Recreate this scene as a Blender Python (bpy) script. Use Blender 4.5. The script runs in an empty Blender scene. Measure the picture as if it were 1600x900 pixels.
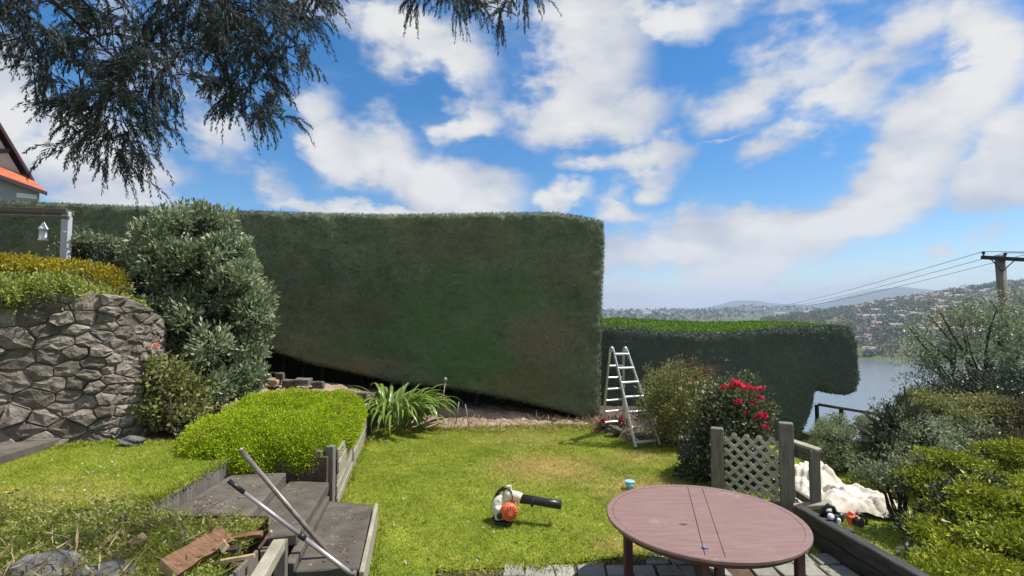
import bpy, bmesh, math, random
import numpy as np
from mathutils import Vector, Matrix, Euler, Quaternion

# ---------------------------------------------------------------- camera
SC = bpy.context.scene
COL = SC.collection
R = math.radians
CAM_Z = 2.55
PITCH = math.atan(40 / 800)
cam = bpy.data.objects.new('camera', bpy.data.cameras.new('camera'))
cam.data.sensor_width = 36
cam.data.lens = 18
cam.data.clip_start = 0.05
cam.data.clip_end = 30000
cam.location = (0, 0, CAM_Z)
cam.rotation_euler = (math.pi / 2 + PITCH, 0, 0)
COL.objects.link(cam)
SC.camera = cam

# ---------------------------------------------------------------- sun, exposure
SUN_AZ, SUN_EL = R(82), R(60)
sdir = Vector((math.sin(SUN_AZ) * math.cos(SUN_EL), math.cos(SUN_AZ) * math.cos(SUN_EL), math.sin(SUN_EL)))
sun = bpy.data.objects.new('sun', bpy.data.lights.new('sun', 'SUN'))
sun.data.energy = 3.5
sun.data.angle = R(0.55)
sun.data.color = (1.0, 0.95, 0.86)
sun.rotation_euler = sdir.to_track_quat('Z', 'Y').to_euler()
COL.objects.link(sun)
SC.view_settings.view_transform = 'Standard'
SC.view_settings.look = 'None'
SC.view_settings.gamma = 1
SC.view_settings.use_curve_mapping = False
SC.view_settings.exposure = 1.0
SC.cycles.use_denoising = True
SC.cycles.max_bounces = 6
SC.cycles.diffuse_bounces = 3
SC.cycles.transmission_bounces = 4
SC.cycles.volume_bounces = 0


# ---------------------------------------------------------------- picture -> place
def ray(x, y):
    a, b = (x - 800) / 800, (450 - y) / 800
    c, s = math.cos(PITCH), math.sin(PITCH)
    return np.array([a, c - b * s, s + b * c])


def px(x, y, d):
    r = ray(x, y)
    return r * (d / r[1]) + np.array([0, 0, CAM_Z])


def pz(x, y, z):
    r = ray(x, y)
    return r * ((z - CAM_Z) / r[2]) + np.array([0, 0, CAM_Z])


# ---------------------------------------------------------------- world: sky with clouds
def nd(nt, t, **kw):
    n = nt.nodes.new(t)
    for k, v in kw.items():
        setattr(n, k, v)
    return n


def mth(nt, op, a, b=None, clamp=False):
    n = nt.nodes.new('ShaderNodeMath')
    n.operation = op
    n.use_clamp = clamp
    for i, v in enumerate((a, b)):
        if v is None:
            continue
        if isinstance(v, (int, float)):
            n.inputs[i].default_value = v
        else:
            nt.links.new(v, n.inputs[i])
    return n.outputs[0]


CLOUDS = [  # x, y, rx, ry, tilt, weight : where the clouds stand in the sky
    (640, 50, 120, 60, 0, 1), (690, 95, 110, 45, -15, .95), (600, 20, 70, 60, 0, .9), (740, 182, 62, 34, 0, 1.0),
    (480, 180, 60, 60, 0, 1), (520, 230, 100, 50, -15, 1), (610, 245, 80, 60, -20, 1), (690, 285, 120, 50, -12, 1), (760, 300, 80, 45, 0, 1),
    (330, 210, 120, 110, 0, .9), (200, 270, 160, 70, 0, 1), (400, 295, 90, 40, -15, .95), (110, 240, 120, 80, 0, 1),
    (20, 150, 80, 110, 0, .9), (250, 100, 150, 100, 0, .7), (170, 310, 180, 30, 0, 1),
    (450, 322, 150, 20, 0, .9), (620, 328, 210, 18, 0, 1.2),
    (950, 70, 80, 90, 20, 1), (1040, 20, 130, 45, 0, 1), (900, 165, 100, 60, 0, 1.05), (980, 175, 80, 45, 0, 1), (850, 210, 90, 35, 10, .8),
    (1010, 255, 70, 42, 10, 1.3), (930, 275, 80, 30, 0, .85),
    (880, 318, 50, 26, 0, 1), (960, 335, 80, 34, 0, 1), (1060, 365, 140, 48, 0, 1.25), (1190, 370, 160, 55, 5, 1.25), (1310, 350, 140, 45, 12, 1.2),
    (1130, 412, 170, 28, 0, 1.15), (990, 390, 90, 40, 0, .95),
    (1310, 150, 110, 50, 12, .95), (1480, 190, 160, 100, 20, 1.0), (1540, 90, 80, 120, 0, 1.1), (1420, 260, 140, 60, 20, 1.1), (1570, 240, 130, 90, 0, 1.1),
    (1380, 300, 110, 45, 10, 1.2), (1250, 215, 110, 22, 0, .7), (1220, 110, 190, 75, 10, .95), (1200, 240, 70, 30, 0, .72), (1120, 218, 80, 8, 0, .7), (1400, 60, 160, 60, 15, .9),
    (1040, 462, 120, 22, 0, 1.3), (1160, 466, 120, 18, 0, 1.1), (1300, 455, 120, 14, 0, .9), (1460, 400, 45, 14, 0, .95), (1380, 440, 160, 18, 0, .7), (1560, 385, 60, 20, 0, .6), (1560, 430, 120, 14, 0, .7),
    (-120, 200, 150, 160, 0, 1), (1720, 180, 140, 150, 0, 1), (700, -160, 200, 90, 0, 1), (1250, -130, 240, 80, 0, 1), (200, -200, 220, 100, 0, 1),
]


def make_world():
    w = bpy.data.worlds.new('World')
    SC.world = w
    w.use_nodes = True
    nt = w.node_tree
    nt.nodes.clear()
    L = nt.links.new
    out = nd(nt, 'ShaderNodeOutputWorld')
    bg = nd(nt, 'ShaderNodeBackground')
    bg.inputs['Strength'].default_value = 0.09
    L(bg.outputs[0], out.inputs[0])
    sky = nd(nt, 'ShaderNodeTexSky', sky_type='NISHITA')
    sky.sun_disc = False
    sky.sun_elevation = SUN_EL
    sky.sun_rotation = SUN_AZ
    sky.altitude = 0
    sky.air_density = 1.0
    sky.dust_density = 0.3
    sky.ozone_density = 2.5
    hs = nd(nt, 'ShaderNodeHueSaturation')
    hs.inputs['Hue'].default_value = .5
    hs.inputs['Saturation'].default_value = 1.42
    hs.inputs['Value'].default_value = .80
    L(sky.outputs[0], hs.inputs['Color'])
    tc = nd(nt, 'ShaderNodeTexCoord')
    # project the sky directions on a shell so clouds flatten towards the horizon
    g = tc.outputs['Generated']
    n1 = nd(nt, 'ShaderNodeTexNoise', noise_dimensions='3D')
    n1.inputs['Scale'].default_value = 5.5
    n1.inputs['Detail'].default_value = 9
    n1.inputs['Roughness'].default_value = .58
    mp = nd(nt, 'ShaderNodeMapping')
    mp.inputs['Scale'].default_value = (1, 1, 1.7)
    L(g, mp.inputs['Vector'])
    L(mp.outputs[0], n1.inputs['Vector'])
    # domain warp of the blobs
    sub = nd(nt, 'ShaderNodeVectorMath', operation='SUBTRACT')
    L(n1.outputs['Color'], sub.inputs[0])
    sub.inputs[1].default_value = (.5, .5, .5)
    scl = nd(nt, 'ShaderNodeVectorMath', operation='SCALE')
    scl.inputs['Scale'].default_value = .20
    L(sub.outputs[0], scl.inputs[0])
    add = nd(nt, 'ShaderNodeVectorMath', operation='ADD')
    L(g, add.inputs[0])
    L(scl.outputs[0], add.inputs[1])
    P = add.outputs[0]
    cur = None
    for (cx, cy, rx, ry, tilt, wt) in CLOUDS:
        r = ray(cx, cy)
        ln = float(np.linalg.norm(r))
        r = r / ln
        az = math.atan2(r[0], r[1])
        ca = math.cos(az)
        m = nd(nt, 'ShaderNodeMapping', vector_type='TEXTURE')
        m.inputs['Location'].default_value = tuple(r)
        m.inputs['Rotation'].default_value = (0, -R(tilt), -az)
        m.inputs['Scale'].default_value = (1.55 * rx / 800 * ca * ca + .004, .6, 1.55 * ry / 800 * ca + .004)
        L(P, m.inputs['Vector'])
        gr = nd(nt, 'ShaderNodeTexGradient', gradient_type='SPHERICAL')
        L(m.outputs[0], gr.inputs[0])
        v = gr.outputs['Fac']
        if wt != 1:
            v = mth(nt, 'MULTIPLY', v, wt)
        if cur is None:
            cur = v
        else:
            mx = nd(nt, 'ShaderNodeMath', operation='SMOOTH_MAX')
            L(cur, mx.inputs[0])
            L(v, mx.inputs[1])
            mx.inputs[2].default_value = .05
            cur = mx.outputs[0]
    # the same kind of broken cloud all round (behind the camera too)
    n2 = nd(nt, 'ShaderNodeTexNoise')
    n2.inputs['Scale'].default_value = 2.6
    n2.inputs['Detail'].default_value = 3
    L(mp.outputs[0], n2.inputs['Vector'])
    sep = nd(nt, 'ShaderNodeSeparateXYZ')
    L(g, sep.inputs[0])
    back = nd(nt, 'ShaderNodeMapRange', interpolation_type='SMOOTHSTEP')
    L(sep.outputs['Y'], back.inputs['Value'])
    back.inputs['From Min'].default_value = .45
    back.inputs['From Max'].default_value = .05
    bk = mth(nt, 'MULTIPLY', mth(nt, 'SUBTRACT', n2.outputs['Fac'], .20), 2.2)
    bk = mth(nt, 'MULTIPLY', bk, back.outputs[0])
    cur = mth(nt, 'MAXIMUM', cur, bk)
    dens = mth(nt, 'ADD', cur, mth(nt, 'MULTIPLY', mth(nt, 'SUBTRACT', n1.outputs['Fac'], .5), 1.7))
    al = nd(nt, 'ShaderNodeMapRange', interpolation_type='SMOOTHSTEP')
    L(dens, al.inputs['Value'])
    al.inputs['From Min'].default_value = .31
    al.inputs['From Max'].default_value = .80
    # thin high veil
    n4 = nd(nt, 'ShaderNodeTexNoise')
    n4.inputs['Scale'].default_value = 3.0
    n4.inputs['Detail'].default_value = 8
    n4.inputs['Roughness'].default_value = .65
    mp4 = nd(nt, 'ShaderNodeMapping')
    mp4.inputs['Rotation'].default_value = (0, R(25), 0)
    mp4.inputs['Scale'].default_value = (1, 1, 3.5)
    L(g, mp4.inputs['Vector'])
    L(mp4.outputs[0], n4.inputs['Vector'])
    veil = nd(nt, 'ShaderNodeMapRange', interpolation_type='SMOOTHSTEP')
    L(n4.outputs['Fac'], veil.inputs['Value'])
    veil.inputs['From Min'].default_value = .50
    veil.inputs['From Max'].default_value = .85
    veil.inputs['To Max'].default_value = .35
    alpha = mth(nt, 'MAXIMUM', al.outputs[0], veil.outputs[0])
    # pale band of far cloud at the horizon
    hz = nd(nt, 'ShaderNodeMapRange', interpolation_type='SMOOTHSTEP')
    L(sep.outputs['Z'], hz.inputs['Value'])
    hz.inputs['From Min'].default_value = .13
    hz.inputs['From Max'].default_value = -.02
    hz.inputs['To Max'].default_value = .55
    alpha = mth(nt, 'MAXIMUM', alpha, hz.outputs[0])
    # cloud tone: white tops, pale blue-grey bellies
    n3 = nd(nt, 'ShaderNodeTexNoise')
    n3.inputs['Scale'].default_value = 6.0
    n3.inputs['Detail'].default_value = 6
    mp3 = nd(nt, 'ShaderNodeMapping')
    mp3.inputs['Location'].default_value = (3.1, 1.2, -.06)
    mp3.inputs['Scale'].default_value = (1, 1, 2.2)
    L(g, mp3.inputs['Vector'])
    L(mp3.outputs[0], n3.inputs['Vector'])
    tn = mth(nt, 'ADD', mth(nt, 'MULTIPLY', n3.outputs['Fac'], .9), mth(nt, 'MULTIPLY', dens, .35))
    cr = nd(nt, 'ShaderNodeValToRGB')
    cr.color_ramp.elements[0].position = .52
    cr.color_ramp.elements[0].color = (.285, .312, .365, 1)
    cr.color_ramp.elements[1].position = .84
    cr.color_ramp.elements[1].color = (.468, .466, .458, 1)
    L(tn, cr.inputs[0])
    vm = nd(nt, 'ShaderNodeVectorMath', operation='SCALE')
    vm.inputs['Scale'].default_value = 10.0
    L(cr.outputs[0], vm.inputs[0])
    mix = nd(nt, 'ShaderNodeMix', data_type='RGBA')
    L(alpha, mix.inputs['Factor'])
    L(hs.outputs[0], mix.inputs['A'])
    L(vm.outputs[0], mix.inputs['B'])
    L(mix.outputs['Result'], bg.inputs['Color'])
    w.cycles.sampling_method = 'MANUAL'
    w.cycles.sample_map_resolution = 512


make_world()


# ---------------------------------------------------------------- materials
def base_mat(name, rough=.8, spec=.3):
    m = bpy.data.materials.new(name)
    m.use_nodes = True
    nt = m.node_tree
    b = nt.nodes['Principled BSDF']
    b.inputs['Roughness'].default_value = rough
    b.inputs['Specular IOR Level'].default_value = spec
    return m, nt, b


def noise(nt, scale, detail=5, rough=.55, vec=None, stretch=None):
    n = nd(nt, 'ShaderNodeTexNoise')
    n.inputs['Scale'].default_value = scale
    n.inputs['Detail'].default_value = detail
    n.inputs['Roughness'].default_value = rough
    if vec is None:
        vec = nd(nt, 'ShaderNodeNewGeometry').outputs['Position']
    if stretch:
        mp = nd(nt, 'ShaderNodeMapping')
        mp.inputs['Scale'].default_value = stretch[0]
        if len(stretch) > 1:
            mp.inputs['Rotation'].default_value = stretch[1]
        nt.links.new(vec, mp.inputs[0])
        vec = mp.outputs[0]
    nt.links.new(vec, n.inputs['Vector'])
    return n.outputs['Fac']


def ramp(nt, fac, stops):
    r = nd(nt, 'ShaderNodeValToRGB')
    e = r.color_ramp.elements
    while len(e) < len(stops):
        e.new(.5)
    for i, (p, c) in enumerate(stops):
        e[i].position = p
        e[i].color = (*c, 1)
    nt.links.new(fac, r.inputs[0])
    return r.outputs[0]


def mixc(nt, fac, a, b, mode='MIX'):
    m = nd(nt, 'ShaderNodeMix', data_type='RGBA', blend_type=mode)
    for s, v in (('Factor', fac), ('A', a), ('B', b)):
        if isinstance(v, (int, float)):
            m.inputs[s].default_value = v
        elif isinstance(v, tuple):
            m.inputs[s].default_value = (*v, 1)
        else:
            nt.links.new(v, m.inputs[s])
    return m.outputs['Result']


def bump(nt, b, h, strength=.4, dist=.02):
    bp = nd(nt, 'ShaderNodeBump')
    bp.inputs['Strength'].default_value = strength
    bp.inputs['Distance'].default_value = dist
    nt.links.new(h, bp.inputs['Height'])
    nt.links.new(bp.outputs[0], b.inputs['Normal'])


def surf(name, stops, scale=8, rough=.85, spec=.25, bmp=.5, bdist=.01, stretch=None, fine=60, objvar=.0, wear=None):
    """noisy two/three tone surface with relief; objvar varies the tone from object to object"""
    m, nt, b = base_mat(name, rough, spec)
    vec = None
    f = noise(nt, scale, 7, .62, stretch=stretch)
    c = ramp(nt, f, stops)
    g = noise(nt, fine, 4, .6, stretch=stretch)
    c = mixc(nt, .45, c, ramp(nt, g, [(.25, (.35, .35, .35)), (.75, (.68, .68, .68))]), 'OVERLAY')
    if wear:
        wf = noise(nt, wear[0], 6, .7)
        wr = nd(nt, 'ShaderNodeMapRange')
        nt.links.new(wf, wr.inputs[0])
        wr.inputs['From Min'].default_value = wear[1]
        wr.inputs['From Max'].default_value = wear[1] + .08
        wr.inputs['To Max'].default_value = wear[3] if len(wear) > 3 else .8
        c = mixc(nt, wr.outputs[0], c, wear[2])
    if objvar:
        oi = nd(nt, 'ShaderNodeObjectInfo')
        hv = nd(nt, 'ShaderNodeHueSaturation')
        mr = nd(nt, 'ShaderNodeMapRange')
        nt.links.new(oi.outputs['Random'], mr.inputs[0])
        mr.inputs['To Min'].default_value = 1 - objvar
        mr.inputs['To Max'].default_value = 1 + objvar
        nt.links.new(mr.outputs[0], hv.inputs['Value'])
        nt.links.new(c, hv.inputs['Color'])
        c = hv.outputs[0]
    nt.links.new(c, b.inputs['Base Color'])
    bump(nt, b, mth(nt, 'ADD', f, mth(nt, 'MULTIPLY', g, .4)), bmp, bdist)
    return m


def leafmat(name, c1, c2, c3=None, scale=1.2, rough=.55, trans=.25, spec=.35, patch=None):
    """leaf: tone varies from leaf to leaf and in drifting patches"""
    m, nt, b = base_mat(name, rough, spec)
    geo = nd(nt, 'ShaderNodeNewGeometry')
    rnd = geo.outputs['Random Per Island']
    f = noise(nt, scale, 3, .5, vec=geo.outputs['Position'])
    v = mth(nt, 'ADD', mth(nt, 'MULTIPLY', rnd, .55), mth(nt, 'MULTIPLY', f, .5))
    stops = [(.2, c1), (.8, c2)] if c3 is None else [(.2, c1), (.55, c2), (.85, c3)]
    c = ramp(nt, v, stops)
    if patch:
        pf = noise(nt, patch[0], 4, .6, vec=geo.outputs['Position'])
        mr = nd(nt, 'ShaderNodeMapRange')
        nt.links.new(pf, mr.inputs[0])
        mr.inputs['From Min'].default_value = patch[1]
        mr.inputs['From Max'].default_value = patch[1] + .16
        mr.inputs['To Max'].default_value = patch[3]
        c = mixc(nt, mr.outputs[0], c, patch[2])
    nt.links.new(c, b.inputs['Base Color'])
    if trans:
        tr = nd(nt, 'ShaderNodeBsdfTranslucent')
        nt.links.new(c, tr.inputs['Color'])
        ms = nd(nt, 'ShaderNodeMixShader')
        ms.inputs[0].default_value = trans
        out = nt.nodes['Material Output']
        nt.links.new(b.outputs[0], ms.inputs[1])
        nt.links.new(tr.outputs[0], ms.inputs[2])
        nt.links.new(ms.outputs[0], out.inputs['Surface'])
    return m


def plain(name, col, rough=.5, spec=.4, metal=0, var=.12, scale=20):
    m, nt, b = base_mat(name, rough, spec)
    f = noise(nt, scale, 5, .6)
    c = ramp(nt, f, [(.3, tuple(max(0, k * (1 - var)) for k in col)), (.7, tuple(min(1, k * (1 + var)) for k in col))])
    nt.links.new(c, b.inputs['Base Color'])
    b.inputs['Metallic'].default_value = metal
    return m


def lawn_mat(name, blades):
    """grass: fresh, mid and dry straw tones in patches of their own shape"""
    m, nt, b = base_mat(name, .6, .25)
    geo = nd(nt, 'ShaderNodeNewGeometry')
    P = geo.outputs['Position']
    f = noise(nt, .9, 5, .6, vec=P)
    f2 = noise(nt, 5, 4, .6, vec=P)
    v = mth(nt, 'ADD', mth(nt, 'MULTIPLY', f, .6), mth(nt, 'MULTIPLY', f2, .4))
    c = ramp(nt, v, [(.30, (.185, .265, .022)), (.48, (.275, .335, .034)), (.64, (.37, .395, .06))])
    # worn, dry patches where the lawn is walked on
    dry = None
    for (x, y, r, wgt) in ((.6, 8.6, 1.5, 1.0), (1.9, 7.6, 1.2, .8), (.3, 10.6, 1.6, .45), (2.2, 9.2, 1.0, .6), (-4.6, 4.9, 1.3, .6), (-6.2, 5.6, .8, .5), (1.2, 5.75, .5, .7)):
        mp = nd(nt, 'ShaderNodeMapping', vector_type='TEXTURE')
        mp.inputs['Location'].default_value = (x, y, 0)
        mp.inputs['Scale'].default_value = (r, r * .8, 9)
        nt.links.new(P, mp.inputs[0])
        gr = nd(nt, 'ShaderNodeTexGradient', gradient_type='SPHERICAL')
        nt.links.new(mp.outputs[0], gr.inputs[0])
        t = mth(nt, 'MULTIPLY', gr.outputs['Fac'], wgt)
        dry = t if dry is None else mth(nt, 'MAXIMUM', dry, t)
    dr = mth(nt, 'MULTIPLY', mth(nt, 'ADD', mth(nt, 'MULTIPLY', dry, 1.5), mth(nt, 'MULTIPLY', mth(nt, 'SUBTRACT', f2, .55), 1.4)), .9, True)
    c = mixc(nt, dr, c, (.47, .38, .13))
    if blades:
        rv = nd(nt, 'ShaderNodeMapRange')
        nt.links.new(geo.outputs['Random Per Island'], rv.inputs[0])
        rv.inputs['To Min'].default_value = .80
        rv.inputs['To Max'].default_value = 1.28
        h = nd(nt, 'ShaderNodeHueSaturation')
        nt.links.new(rv.outputs[0], h.inputs['Value'])
        nt.links.new(c, h.inputs['Color'])
        c = h.outputs[0]
        tr = nd(nt, 'ShaderNodeBsdfTranslucent')
        nt.links.new(c, tr.inputs['Color'])
        ms = nd(nt, 'ShaderNodeMixShader')
        ms.inputs[0].default_value = .3
        nt.links.new(b.outputs[0], ms.inputs[1])
        nt.links.new(tr.outputs[0], ms.inputs[2])
        nt.links.new(ms.outputs[0], nt.nodes['Material Output'].inputs['Surface'])
    nt.links.new(c, b.inputs['Base Color'])
    return m


M = {}
M['lawn'] = lawn_mat('lawn_turf', False)
M['blade'] = lawn_mat('grass_blades', True)
M['soil'] = surf('soil', [(.3, (.06, .042, .03)), (.7, (.14, .10, .075))], 5, .95, .1, .8, .03)
M['pinksoil'] = surf('bare_bank_soil', [(.3, (.22, .155, .115)), (.55, (.36, .265, .20)), (.75, (.45, .36, .25))], 4, .95, .1, .9, .05)
M['earth'] = surf('hillside', [(.3, (.05, .07, .025)), (.55, (.09, .105, .04)), (.75, (.17, .15, .085))], .02, .95, .1, .3, .2, fine=.35)
M['stone'] = surf('rubble_stone', [(.28, (.105, .088, .073)), (.5, (.20, .172, .145)), (.75, (.31, .272, .232))], 4.5, .9, .2, 1.0, .04, fine=30, objvar=.38, wear=(7, .63, (.27, .27, .20), .6))
M['mortar'] = surf('wall_mortar', [(.3, (.07, .062, .052)), (.7, (.21, .19, .165))], 6, .95, .1, .9, .04)
M['concrete'] = surf('concrete', [(.3, (.075, .063, .052)), (.5, (.105, .092, .078)), (.72, (.15, .132, .113))], 4, .88, .2, .5, .008, fine=90, objvar=.16, wear=(6, .56, (.060, .066, .036), .75))
M['paver'] = surf('paver', [(.3, (.20, .195, .165)), (.7, (.30, .29, .25))], 6, .9, .2, .6, .008, fine=80, objvar=.16, wear=(9, .62, (.17, .18, .12), .6))
M['timber_dark'] = surf('dark_weathered_timber', [(.3, (.022, .021, .02)), (.7, (.075, .07, .066))], 5, .8, .25, .7, .01, stretch=((6, .7, 6),), objvar=.2)
M['timber_grey'] = surf('grey_weathered_timber', [(.3, (.10, .088, .078)), (.7, (.215, .195, .17))], 5, .85, .2, .7, .008, stretch=((9, 9, .9),), objvar=.15, wear=(6, .6, (.14, .15, .10), .5))
M['timber_pale'] = surf('pale_retaining_board', [(.3, (.20, .185, .14)), (.7, (.36, .33, .26))], 4, .85, .2, .7, .008, stretch=((1, .8, 6),), objvar=.15, wear=(5, .6, (.15, .165, .10), .6))
M['timber_lat'] = surf('lattice_lath', [(.3, (.30, .285, .235)), (.7, (.46, .43, .36))], 9, .85, .2, .5, .004, objvar=.15)
M['cutwood'] = surf('split_firewood', [(.3, (.10, .055, .032)), (.6, (.19, .105, .062)), (.8, (.27, .165, .10))], 5, .85, .2, .7, .008, stretch=((1.2, 9, 9),), objvar=.2)
M['cutend'] = surf('pale_cut_wood', [(.3, (.30, .21, .125)), (.7, (.44, .33, .21))], 12, .8, .2, .5, .004)
M['tabletop'] = surf('red_stained_tabletop', [(.3, (.175, .102, .092)), (.5, (.212, .130, .116)), (.75, (.25, .168, .150))], 3, .5, .3, .3, .002, stretch=((1.2, 14, 1), (0, 0, R(14))), fine=22, wear=(3.5, .60, (.30, .23, .205), .5))
M['tableleg'] = surf('dark_red_table_wood', [(.3, (.045, .016, .018)), (.7, (.085, .030, .030))], 6, .5, .4, .3, .003, stretch=((6, 6, 1),))
M['alu'] = plain('aluminium', (.62, .63, .66), .42, .5, .55, .10, 15)
M['pole_metal'] = plain('grey_pole', (.42, .40, .40), .4, .5, .6, .15, 12)
M['pole_brown'] = plain('brown_grey_pole', (.20, .165, .15), .45, .5, .3, .25, 12)
M['black_plastic'] = plain('black_plastic', (.012, .013, .018), .38, .5)
M['cream_plastic'] = plain('cream_plastic', (.62, .58, .46), .45, .45, 0, .10, 25)
M['orange_plastic'] = plain('orange_plastic', (.70, .12, .045), .42, .45)
M['white_paint'] = plain('white_paint', (.72, .73, .74), .6, .3, 0, .07)
M['grey_paint'] = plain('pale_grey_paint', (.45, .48, .52), .6, .3, 0, .08)
M['blue_plastic'] = plain('pale_blue_plastic', (.25, .48, .62), .45, .4, 0, .08)
M['canvas'] = surf('canvas_sheet', [(.3, (.56, .50, .42)), (.7, (.74, .69, .61))], 3, .95, .1, .8, .02, fine=26, wear=(3, .62, (.42, .34, .25), .5))
M['roof_tile'] = surf('orange_roof', [(.3, (.33, .09, .045)), (.7, (.48, .15, .07))], 1.5, .8, .2, .5, .03, fine=8)
M['barge'] = plain('brown_barge', (.075, .05, .06), .7, .2)
M['house_wall'] = surf('grey_house_wall', [(.3, (.26, .27, .29)), (.7, (.35, .36, .37))], .8, .9, .2, .2, .01)
M['bark'] = surf('bark', [(.3, (.035, .028, .022)), (.7, (.10, .085, .07))], 9, .95, .1, .9, .02, stretch=((3, 3, .8),))
M['polewood'] = surf('utility_pole_wood', [(.3, (.12, .11, .095)), (.7, (.25, .23, .20))], 3, .9, .2, .6, .01, stretch=((5, 5, .5),))
M['far_wall'] = surf('far_house_wall', [(.3, (.62, .58, .53)), (.7, (.85, .82, .78))], .03, .9, .1, 0, .01, objvar=.3)
M['far_roof'] = surf('far_house_roof', [(.3, (.20, .18, .17)), (.5, (.30, .22, .18)), (.7, (.34, .34, .35))], .006, .9, .1, 0, .01, objvar=.35)
M['hedge'] = leafmat('hedge_foliage', (.08, .105, .066), (.14, .170, .105), (.22, .235, .14), .6, .65, .12, .3)
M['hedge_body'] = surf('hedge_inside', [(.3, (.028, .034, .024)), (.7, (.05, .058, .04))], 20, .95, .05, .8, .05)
M['hedge_low'] = leafmat('low_hedge_foliage', (.07, .10, .08), (.12, .155, .12), (.18, .225, .15), .5, .65, .12, .3)
M['hedge_top'] = leafmat('painted_sunlit_top', (.09, .19, .02), (.14, .26, .03), (.18, .31, .04), 1, .6, .2, .25)  # brighter green for the top only: sunlight put into the colour
M['greyleaf'] = leafmat('grey_green_leaf', (.12, .165, .08), (.25, .31, .165), (.42, .46, .29), 1.4, .45, .25, .55)
M['roseleaf'] = leafmat('rose_leaf', (.06, .085, .035), (.12, .145, .06), (.20, .21, .10), 1.6, .45, .25, .5)
M['darkleaf'] = leafmat('dark_leaf', (.03, .045, .028), (.055, .075, .045), (.10, .12, .075), 1.6, .42, .15, .5)  # own leaf of dark plants; also stands for shade inside other crowns
M['moss'] = leafmat('bright_green_groundcover', (.24, .37, .012), (.38, .52, .016), (.52, .56, .05), 1.3, .6, .3, .2, patch=(2.2, .56, (.33, .26, .06), .6))
M['agap'] = leafmat('strap_leaf', (.11, .19, .03), (.21, .29, .06), (.36, .41, .14), 3, .35, .25, .45)
M['gold'] = leafmat('golden_conifer', (.11, .165, .02), (.25, .30, .022), (.47, .46, .03), 1.1, .6, .25, .25)
M['goldflower'] = leafmat('golden_flower', (.16, .17, .02), (.33, .28, .02), (.55, .40, .02), 1.6, .6, .25, .2)
M['redleaf'] = leafmat('reddish_new_leaf', (.10, .055, .035), (.17, .095, .055), (.22, .15, .08), 3, .5, .25)
M['yelleaf'] = leafmat('yellow_green_leaf', (.14, .165, .045), (.235, .25, .08), (.36, .35, .13), 1.6, .5, .3)
M['farleaf'] = leafmat('far_foliage', (.09, .11, .07), (.15, .17, .105), (.24, .25, .16), .02, .8, .1, .1)
M['greentree'] = leafmat('mid_green_leaf', (.12, .155, .08), (.19, .23, .125), (.30, .32, .19), 1.0, .55, .25)
M['brownleaf'] = leafmat('brownish_leaf', (.07, .06, .03), (.115, .105, .05), (.17, .145, .075), 1.2, .55, .2)
M['conifer'] = leafmat('hanging_conifer_needle', (.036, .050, .054), (.058, .076, .074), (.085, .10, .08), 1.5, .6, .3, .25)
M['redpetal'] = leafmat('red_petal', (.55, .012, .045), (.72, .035, .09), (.85, .12, .20), 30, .5, .3)
M['pinkpetal'] = leafmat('pink_petal', (.62, .26, .20), (.75, .38, .30), (.80, .50, .40), 30, .5, .3)
M['whitepetal'] = leafmat('white_petal', (.60, .58, .52), (.75, .73, .68), (.85, .84, .80), 30, .6, .3)
M['straw'] = leafmat('dry_stalk', (.18, .13, .06), (.30, .23, .12), (.42, .34, .20), 4, .8, .1, .2)
M['weed'] = leafmat('weed_leaf', (.19, .25, .04), (.31, .37, .07), (.44, .43, .16), 2.2, .55, .3)
M['pale_clover'] = leafmat('pale_clover_leaf', (.22, .30, .07), (.28, .36, .09), None, 2, .6, .3)
M['rock'] = surf('grey_rock', [(.3, (.07, .068, .068)), (.7, (.20, .195, .19))], 5, .9, .2, 1, .03, fine=40)


def water_mat():
    m, nt, b = base_mat('harbour_water', .12, .5)
    b.inputs['Base Color'].default_value = (.13, .16, .19, 1)
    f = noise(nt, .35, 6, .6)
    bump(nt, b, f, .5, .5)
    return m


M['water'] = water_mat()


# ---------------------------------------------------------------- object helpers
def W(o):
    v = Vector((0, 0, 0))
    while o is not None:
        v = v + o.location
        o = o.parent
    return v


def tag(o, label=None, cat=None, group=None, kind=None):
    for k, v in (('label', label), ('category', cat), ('group', group), ('kind', kind)):
        if v:
            o[k] = v
    return o


def thing(name, loc, label, cat, group=None):
    o = bpy.data.objects.new(name, None)
    o.empty_display_size = .2
    o.location = Vector([float(v) for v in loc])
    COL.objects.link(o)
    return tag(o, label, cat, group)


def link(name, me, parent=None, loc=None):
    o = bpy.data.objects.new(name, me)
    COL.objects.link(o)
    if parent is not None:
        o.parent = parent
    if loc is not None:
        o.location = loc
    return o


def fast(name, V, F, mat, parent=None, smooth=False, origin=None):
    """numpy mesh in world coordinates; F is (n,k)"""
    V = np.asarray(V, dtype=np.float64)
    F = np.asarray(F, dtype=np.int32)
    pw = np.array(W(parent)) if parent is not None else np.zeros(3)
    o0 = pw if origin is None else np.asarray(origin, dtype=float)
    V = V - o0
    k = F.shape[1]
    me = bpy.data.meshes.new(name)
    me.vertices.add(len(V))
    me.vertices.foreach_set('co', V.astype(np.float32).ravel())
    me.loops.add(F.size)
    me.loops.foreach_set('vertex_index', F.ravel())
    me.polygons.add(len(F))
    me.polygons.foreach_set('loop_start', np.arange(0, F.size, k, dtype=np.int32))
    if smooth:
        me.polygons.foreach_set('use_smooth', np.ones(len(F), dtype=bool))
    me.update(calc_edges=True)
    me.materials.append(M[mat])
    return link(name, me, parent, Vector(o0 - pw) if origin is not None or parent is None else None)


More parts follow.
